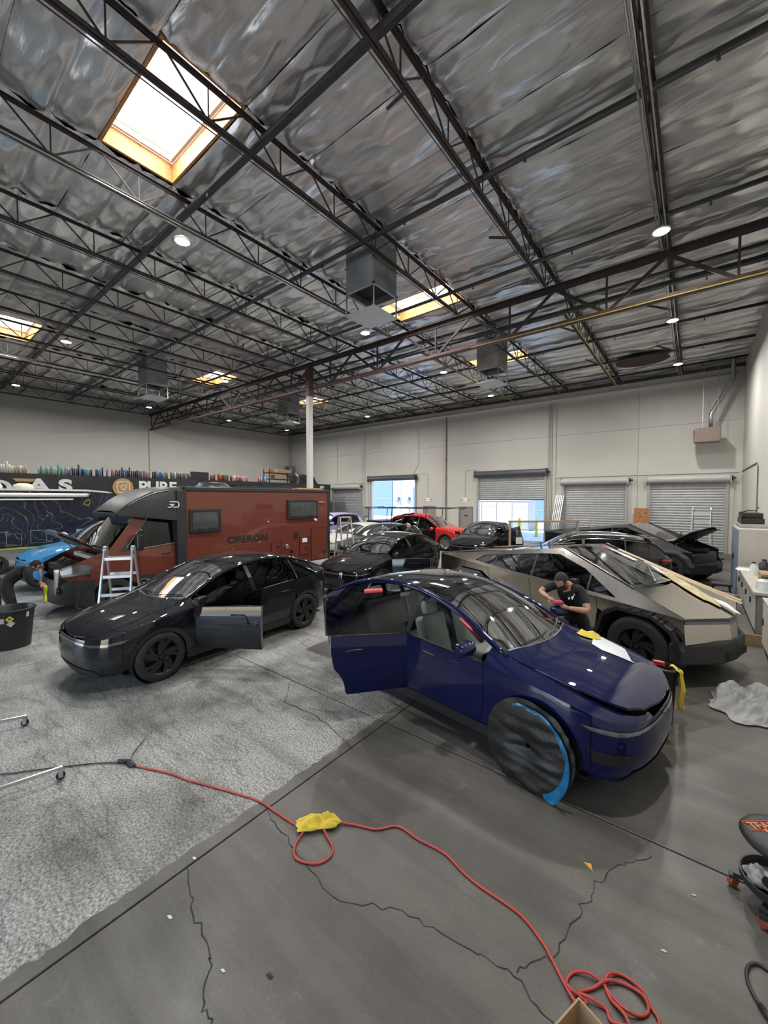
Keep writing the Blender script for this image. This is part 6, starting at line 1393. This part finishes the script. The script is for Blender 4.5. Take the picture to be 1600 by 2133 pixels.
# shop stool
sk = thing('shop_stool', 'round black padded shop stool with tool tray at the right edge', 'stool', (.50,3.56,0))
MB().lathe([(0,.500),(.16,.500),(.195,.492),(.21,.470),(.212,.445),(.20,.428),(.0,.425)], 36).build('seat', mat('stool_vinyl', (.020,.020,.022), .5, bump=.2, bs=90), sk, smooth=True); MB().lathe([(.213,.452),(.217,.457),(.213,.462)], 36).build('seat_band', PLASTIC, sk, smooth=True)
ORG = mat('print_orange2', (.62,.15,.05), .5); text_obj('TEAM', 'lettering', .075, ORG, sk, (-.09,.03,.502), (0,0,math.radians(38)), ext=.001, bold=.002); text_obj('W', 'logo', .15, ORG, sk, (-.01,.0,.502), (0,0,math.radians(38)), ext=.001, bold=.006)
MB().tube([(p[0]-.09,p[1]+.03,.502) for p in [(math.cos(math.radians(38))*x-math.sin(math.radians(38))*y, math.sin(math.radians(38))*x+math.cos(math.radians(38))*y) for x,y in ((-.115,-.035),(.115,-.035),(.115,.04),(-.115,.04))]], .003, 4, closed=True).build('lettering_box', ORG, sk)
MB().lathe([(.030,.43),(.030,.27),(.042,.27),(.042,.15),(.06,.13),(0,.13)], 18).build('gas_lift', TRIM, sk, smooth=True, sharp=40)
MB().lathe([(0,.13),(.19,.13),(.205,.14),(.21,.19),(.20,.19),(.19,.145),(0,.142)], 30).build('tool_tray', PLASTIC, sk, smooth=True, sharp=40)
for k in range(5):
    a = 2*PI*k/5+.5; cx_, cy_ = .235*math.cos(a), .235*math.sin(a)
    MB().beam((.03*math.cos(a),.03*math.sin(a),.115),(cx_,cy_,.095), .05, .03).build('base_arm', PLASTIC, sk); MB().lathe([(0,-.016),(.034,-.016),(.036,0),(.034,.016),(0,.016)], 14, (0,0,0), 'y', Matrix.Translation((cx_,cy_,.036)) @ Matrix.Rotation(a+1,4,'Z')).build('caster', mat('caster_orange', (.34,.07,.03), .5), sk, smooth=True, sharp=40)
    MB().box((cx_,cy_,.075),(.05,.05,.02)).build('caster_plate', PLASTIC, sk)
crumple('cloth', 'crumpled grey white rag in the tray of the shop stool', 'cloth', .40,3.56,.146,.16,.18,.07,mat('rag_grey', (.50,.50,.50), .8, var=.15),61,.5,20)
t = thing('heat_gun', 'black and silver tool lying in the tray of the shop stool', 'tool', (.52,3.44,.185), -.6); MB().tube([(-.13,0,0),(.02,0,0),(.10,0,0)], [.03,.034,.02], 12).build('barrel', TRIM, t, smooth=True); MB().tube([(.10,0,0),(.15,0,0)], .017, 10).build('nozzle', GALV, t, smooth=True); MB().tube([(-.08,0,-.01),(-.11,.07,-.015)], .018, 8).build('grip', TRIM, t, smooth=True)
# litter
o = MB().prism([(-.035,-.012),(.04,-.02),(.0,.022)], 0, .004, M=Matrix.Translation((-.55,3.13,.001)) @ Matrix.Rotation(-.4,4,'Z')).build('litter_scrap', mat('scrap_orange', (.80,.42,.05), .6)); tag(o, 'small orange triangular scrap on the bare floor', 'scrap')
for i, (x, y, s_, lb) in enumerate(((-2.60,1.06,.024,'white scrap on the floor joint near the left crack'), (-2.06,1.12,.018,'white fleck beside the left floor crack'), (-.09,2.80,.018,'white fleck on bare floor right of the cord coil'), (.05,3.33,.014,'white fleck on bare floor left of the stool'), (-2.89,1.36,.022,'pale chip beside the coating edge'), (-1.83,1.27,.028,'dark chip in the middle of the bare floor'))):
    o = MB().grid(lambda u, v: (x+s_*(u-.5)*1.4+.01*v, y+s_*(v-.5)*.7, .003+.008*math.sin(PI*u)*math.sin(PI*v)), 5, 4).build('litter_scrap', PAP if i < 4 else mat('chip_dark', (.03,.03,.03) , .8) if i == 5 else PAP, None, smooth=True); tag(o, lb, 'scrap')
# ------------------------------------------------------------------ left foreground: bin, tool cart
bn2 = thing('waste_bin', 'tall black waste bin with yellow and white stickers at the left edge', 'bin', (-9.72,1.36,0))
MB().lathe([(0,.01),(.255,.01),(.26,0),(.325,.66),(.35,.67),(.355,.70),(.335,.71),(.31,.68),(.25,.05),(0,.05)], 30).build('shell', mat('bin_black', (.016,.017,.018), .45, var=.2), bn2, smooth=True, sharp=50)
def sticker(ang, z0, w, h, m_, nm, rot=0):
    def f(u, v):
        a_, b_ = (u-.5)*w, (v-.5)*h; a2, b2 = a_*math.cos(rot)-b_*math.sin(rot), a_*math.sin(rot)+b_*math.cos(rot); zz = z0+b2; r = .262+.065*zz/.66+.004; aa = ang+a2/r; return (r*math.cos(aa), r*math.sin(aa), zz)
    return MB().grid(f, 5, 3).build(nm, m_, bn2, smooth=True)
sticker(math.radians(-12), .565, .085, .085, mat('sticker_yellow', (.70,.55,.04), .5), 'yellow_sticker', .78); sticker(math.radians(-10), .48, .085, .085, mat('sticker_pale', (.62,.56,.52), .5), 'pale_sticker', .78); sticker(math.radians(34), .60, .05, .09, mat('sticker_pale'), 'pale_sticker'); sticker(math.radians(-36), .54, .12, .09, mat('sticker_pale'), 'pale_sticker'); sticker(math.radians(-12), .567, .03, .03, TRIM, 'sticker_symbol')
tc = thing('tool_cart', 'black tool cart standing behind the bent worker', 'cart', (-12.6,1.35,0)); MB().bb(-.3,.3,-.22,.22,.12,.92).build('carcass', MATB, tc, bevel=.02)
for k in range(4): d = MB().bb(.30,.318,-.2,.2,.16+k*.19,.33+k*.19).build('drawer', MATB, tc, bevel=.006); MB().bb(.318,.335,-.12,.12,.27+k*.19,.29+k*.19).build('pull', GALV, d)
for sx in (-.25,.25):
    for sy in (-.17,.17): MB().lathe([(0,-.02),(.06,-.02),(.06,.02),(0,.02)], 12, (sx,sy,.061), 'y').build('caster', RUBBER, tc, smooth=True, sharp=40)
t = thing('clear_tote', 'clear plastic tote on the black tool cart', 'bin', (-12.6,1.38,.92)); CP = glass('tote_plastic', (.72,.76,.78), .1)
for a in ((-.24,-.236,-.18,.18,0,.34),(.236,.24,-.18,.18,0,.34),(-.236,.236,-.18,-.176,0,.34),(-.236,.236,.176,.18,0,.34),(-.236,.236,-.176,.176,0,.006)): MB().bb(*a).build('tote_side', CP, t)
MB().tube([(.25,.19,.34),(-.25,.19,.34),(-.25,-.19,.34),(.25,-.19,.34)], .008, 5, closed=True).build('tote_rim', PAP, t)
crumple('cloth', 'yellow cloth inside the clear tote', 'cloth', -12.5,1.38,.93,.24,.22,.14,YC,71)
# ------------------------------------------------------------------ people
SKIN = mat('skin', (.46,.25,.17), .5, var=.08, vs=9); BLACKC = mat('cloth_black', (.012,.012,.013), .85, var=.25, vs=14, bump=.3, bs=40); PANTS = mat('trousers_black', (.016,.016,.018), .85, var=.2, vs=14, bump=.3, bs=30); HAIR = mat('hair_dark', (.018,.013,.011), .7, var=.3, vs=60, bump=.5, bs=200); SHOE = mat('shoe_black', (.013,.013,.014), .5)
def skin_body(name, joints, bones, parent):
    """joints: name -> (pos, radius, material slot); grows one continuous skinned surface"""
    ks = list(joints); ix = {k: i for i, k in enumerate(ks)}
    me = bpy.data.meshes.new(name); me.from_pydata([joints[k][0] for k in ks], [(ix[a], ix[b]) for a, b in bones], [])
    o = bpy.data.objects.new(name, me); C.objects.link(o); md = o.modifiers.new('skin', 'SKIN'); md.use_smooth_shade = True
    if not me.skin_vertices: me.skin_vertices.new()
    for k in ks:
        r = joints[k][1]; r = r if isinstance(r, tuple) else (r, r); sv = me.skin_vertices[0].data[ix[k]]; sv.radius = r; sv.use_root = (k == 'pelvis')
    o.modifiers.new('sub', 'SUBSURF').levels = 2
    dg = bpy.context.evaluated_depsgraph_get(); m2 = bpy.data.meshes.new_from_object(o.evaluated_get(dg)); bpy.data.objects.remove(o)
    m2.name = name; m2.materials.clear()
    for m_ in (BLACKC, PANTS, SKIN, SHOE): m2.materials.append(m_)
    segs = [(Vector(joints[a][0]), Vector(joints[b][0]), joints[b][2]) for a, b in bones]
    for p in m2.polygons:
        c = p.center; best = 9; bi = 0
        for a, b, s in segs:
            d = b-a; t = max(0, min(1, (c-a).dot(d)/max(1e-9, d.length_squared))); q = (c-a-d*t).length
            if q < best: best, bi = q, s
        p.material_index = bi; p.use_smooth = True
    return link(name, m2, parent)
def head(parent, pos, face, tilt, hair, cap=None, bald=False, mask=False):
    """a head with brow, nose, mouth, ears and hair; face is the heading it looks to, tilt nods it down"""
    h = link('head', None, parent, pos, None); h.rotation_mode = 'QUATERNION'
    h.rotation_quaternion = (Matrix.Rotation(face,3,'Z') @ Matrix.Rotation(tilt,3,'Y')).to_quaternion()
    def sk(u, v):
        th, ph = PI*v, 2*PI*u; x, y, z_ = math.sin(th)*math.cos(ph), math.sin(th)*math.sin(ph), math.cos(th)
        X = .098*x; Y = .076*y; Z = .118*z_
        if z_ < 0: k = 1+.22*z_; Y *= k; X = X*(1+.12*z_) + .014*(-z_)*max(0,x)
        if x > .5: X -= .010*math.exp(-((z_-.12)/.10)**2)*math.exp(-((abs(y)-.38)/.15)**2)*1.0
        if x > .6: X += .024*math.exp(-(y/.13)**2)*math.exp(-((z_+.18)/.16)**2); X -= .006*math.exp(-(y/.3)**2)*math.exp(-((z_+.52)/.05)**2)
        return (X, Y, Z)
    MB().grid(sk, 28, 20, flip=True).build('skull', SKIN, h, smooth=True)
    for s in (-1,1):
        MB().lathe([(0,.012),(.02,.010),(.030,0),(.02,-.006),(0,-.006)], 10, (-.005,s*.078,-.015), 'y').build('ear', SKIN, h, smooth=True)
        MB().lathe([(0,.004),(.008,.002),(.011,0)], 8, (.083,s*.030,.012), 'x').build('eye', mat('eye_dark', (.03,.02,.02), .2), h, smooth=True)
    MB().box((.088,0,-.062),(.006,.040,.008)).build('mouth', mat('lips', (.34,.13,.11), .5), h, bevel=.002)
    if not bald:
        def hr(u, v):
            th, ph = PI*.56*v, 2*PI*u; x, y, z_ = math.sin(th)*math.cos(ph), math.sin(th)*math.sin(ph), math.cos(th); f = 1.06
            if x > .45 and z_ < .45: f = .93
            return (.100*x*f-.006, .080*y*f, .120*z_*f+.004)
        MB().grid(hr, 28, 14, flip=True).build('cap' if cap else 'hair', cap or hair, h, smooth=True)
        if cap: MB().grid(lambda u, v: ((.085+.075*v)*math.cos(-.7+1.4*u), (.085+.075*v)*math.sin(-.7+1.4*u), .045-.015*v), 10, 4).build('cap_brim', cap, h, smooth=True)
    if mask: MB().grid(lambda u, v: (.104*math.cos(-1.2+2.4*u), .082*math.sin(-1.2+2.4*u), -.02-.085*v), 12, 5, flip=True).build('beard', HAIR, h, smooth=True)
    return h
def hand(parent, wrist, dirv, up, side, curl=.8, m_=None):
    """palm, four unequal bent fingers and a thumb leaving the side of the palm"""
    d = Vector(dirv).normalized(); n = Vector(up); n = (n-d*n.dot(d)).normalized(); s = d.cross(n)*side; w = Vector(wrist)
    m = MB(); m.tube([w-d*.01, w+d*.03, w+d*.065, w+d*.092], [.024,.033,.038,.030], 10)
    for k, (off, L) in enumerate(((-.030,.075), (-.010,.086), (.010,.080), (.028,.062))):
        b = w+d*.085+s*off; a1 = curl*.5; a2 = curl*1.1; p1 = b+(d*math.cos(a1)-n*math.sin(a1))*L*.42; p2 = p1+(d*math.cos(a2)-n*math.sin(a2))*L*.33; p3 = p2+(d*math.cos(a2*1.35)-n*math.sin(a2*1.35))*L*.25
        m.tube([b-d*.012, b, p1, p2, p3], [.0095,.0095,.009,.008,.0055], 7)
    b = w+d*.03-s*.030; m.tube([b, b+(d*.6-s*.8).normalized()*.035, b+(d*.6-s*.8).normalized()*.035+(d*.9-n*.45).normalized()*.032, b+(d*.6-s*.8).normalized()*.035+(d*.9-n*.45).normalized()*.055], [.013,.012,.010,.007], 7)
    return m.build('hand', m_ or SKIN, parent, smooth=True)
def person(label, J, face, tilt, hair=HAIR, hands=(), cap=None, bald=False, mask=False, long=False, bulk=1., shift=(0,0,0)):
    J = {k: (tuple(Vector(v)+Vector(shift)) if isinstance(v, tuple) and k[:2] not in ('hd','up') else v) for k, v in J.items()}
    r = thing('person', label, 'person', (0,0,0)); arm = 0 if long else 2
    jt = {'pelvis': (J['pelvis'], (.155,.115), 1), 'waist': (J['waist'], (.150,.115), 0), 'chest': (J['chest'], (.175,.125), 0), 'necklow': (J['necklow'], (.085,.075), 0), 'neck': (J['neck'], .055, 2), 'headb': (J['headb'], .05, 2)}
    bones = [('pelvis','waist'),('waist','chest'),('chest','necklow'),('necklow','neck'),('neck','headb')]
    for s in 'LR':
        sh, el, wr_ = Vector(J['sh'+s]), Vector(J['el'+s]), Vector(J['wr'+s]); hp_, kn, an, to = J['hip'+s], J['kn'+s], J['an'+s], J['to'+s]
        jt['sh'+s] = (sh, .075, 0); jt['ua'+s] = (sh.lerp(el,.72), .062, 0); jt['el'+s] = (el, .047, arm); jt['fa'+s] = (el.lerp(wr_,.35), .045, arm); jt['wr'+s] = (wr_, .029, arm)
        jt['hip'+s] = (hp_, .105, 1); jt['th'+s] = (Vector(hp_).lerp(Vector(kn),.5), .090, 1); jt['kn'+s] = (kn, .066, 1); jt['ca'+s] = (Vector(kn).lerp(Vector(an),.4), .065, 1); jt['an'+s] = (an, .046, 1); jt['to'+s] = (to, (.050,.035), 3)
        bones += [('necklow','sh'+s),('sh'+s,'ua'+s),('ua'+s,'el'+s),('el'+s,'fa'+s),('fa'+s,'wr'+s),('pelvis','hip'+s),('hip'+s,'th'+s),('th'+s,'kn'+s),('kn'+s,'ca'+s),('ca'+s,'an'+s),('an'+s,'to'+s)]
    jt = {k: (v[0], tuple(q*bulk for q in v[1]) if isinstance(v[1], tuple) else v[1]*bulk, v[2]) for k, v in jt.items()}
    skin_body('body', jt, bones, r)
    head(r, tuple(J['head']), face, tilt, hair, cap, bald, mask)
    for s in 'LR':
        d = Vector(J['wr'+s])-Vector(J['el'+s]); hd = J.get('hd'+s); hand(r, J['wr'+s], hd or d, J.get('up'+s, (0,0,1)), 1 if s == 'L' else -1, J.get('curl', .8))
    return r
# worker wiping between the blue car and the steel pickup; looks down at his hands
person('person in a black t-shirt bending between the blue car and the steel pickup', dict(
    pelvis=(-1.36,6.40,.93), waist=(-1.38,6.36,1.04), chest=(-1.42,6.24,1.25), necklow=(-1.44,6.13,1.42), neck=(-1.455,6.06,1.465), headb=(-1.465,6.02,1.50), head=(-1.475,5.97,1.515),
    shR=(-1.63,6.16,1.405), elR=(-1.78,6.02,1.30), wrR=(-1.61,5.85,1.265), shL=(-1.25,6.17,1.375), elL=(-1.13,5.99,1.13), wrL=(-1.36,5.84,1.17), hdR=(.9,-.35,-.25), hdL=(-.9,-.2,.25), upR=(-.2,-.5,.9), upL=(-.1,-.4,-.9),
    hipL=(-1.27,6.42,.88), knL=(-1.24,6.40,.48), anL=(-1.22,6.45,.08), toL=(-1.24,6.27,.045), hipR=(-1.46,6.42,.88), knR=(-1.49,6.40,.48), anR=(-1.50,6.47,.08), toR=(-1.54,6.29,.045)), math.radians(-112), .62, mask=True)
p2 = bpy.data.objects['person']; text_obj('W', 'shirt_print', .11, MWH, p2, (-1.375,6.085,1.27), (math.radians(68),math.radians(-12),math.radians(-18)), ext=.002, bold=.004)
t = thing('polishing_pad', 'magenta wiping pad held by the worker in the black t-shirt', 'pad', (-1.47,5.80,1.235), .5); MB().box((0,0,0),(.13,.085,.028)).build('pad', mat('pad_magenta', (.50,.03,.14), .6), t, bevel=.012); MB().box((0,0,.02),(.11,.07,.014)).build('backing', mat('pad_rose', (.62,.10,.22), .6), t, bevel=.005)
# worker bent over the camper's open front
person('person in a black hoodie and cap bent over the open front of the red camper', dict(
    pelvis=(-11.16,1.62,.90), waist=(-11.13,1.70,1.00), chest=(-11.06,1.86,1.15), necklow=(-11.02,1.98,1.20), neck=(-11.0,2.03,1.22), headb=(-10.99,2.06,1.24), head=(-10.97,2.08,1.25),
    shL=(-11.24,1.95,1.15), elL=(-11.22,2.06,.92), wrL=(-11.06,2.16,.86), shR=(-10.84,1.93,1.14), elR=(-10.80,1.98,.90), wrR=(-10.86,2.13,.83), upR=(0,0,1), upL=(0,0,1),
    hipL=(-11.26,1.62,.86), knL=(-11.24,1.72,.46), anL=(-11.25,1.66,.08), toL=(-11.22,1.84,.045), hipR=(-11.06,1.62,.86), knR=(-11.0,1.72,.46), anR=(-10.98,1.66,.08), toR=(-10.93,1.84,.045)), math.radians(65), .55, cap=BLACKC, long=True, bulk=1.18, shift=(-.05,-.14,0))
o = MB().grid(lambda u, v: (-10.91+.10*(u-.5)+.02*math.sin(9*v), 2.08+.02*math.sin(8*u+4*v), .82-.36*v), 8, 12).build('cloth', mat('cloth_neon', (.62,.68,.05), .8, var=.1), None, smooth=True); md = o.modifiers.new('thickness','SOLIDIFY'); md.thickness = .02; tag(o, 'neon yellow cloth hanging from the hand at the camper bumper', 'cloth')
# bald man behind the black crossover
person('bald person in dark clothes standing behind the glossy black crossover', dict(
    pelvis=(-9.0,13.05,.90), waist=(-9.0,13.05,1.02), chest=(-9.0,13.03,1.26), necklow=(-9.0,13.02,1.42), neck=(-9.0,13.01,1.47), headb=(-9.0,13.0,1.52), head=(-8.99,12.98,1.57),
    shL=(-8.80,13.0,1.38), elL=(-8.74,12.95,1.12), wrL=(-8.80,12.74,1.02), shR=(-9.20,13.06,1.38), elR=(-9.27,13.02,1.12), wrR=(-9.2,12.82,1.02),
    hipL=(-8.90,13.05,.86), knL=(-8.89,13.03,.46), anL=(-8.88,13.08,.08), toL=(-8.87,12.9,.045), hipR=(-9.1,13.05,.86), knR=(-9.11,13.03,.46), anR=(-9.12,13.08,.08), toR=(-9.13,12.9,.045)), math.radians(-60), .1, bald=True)
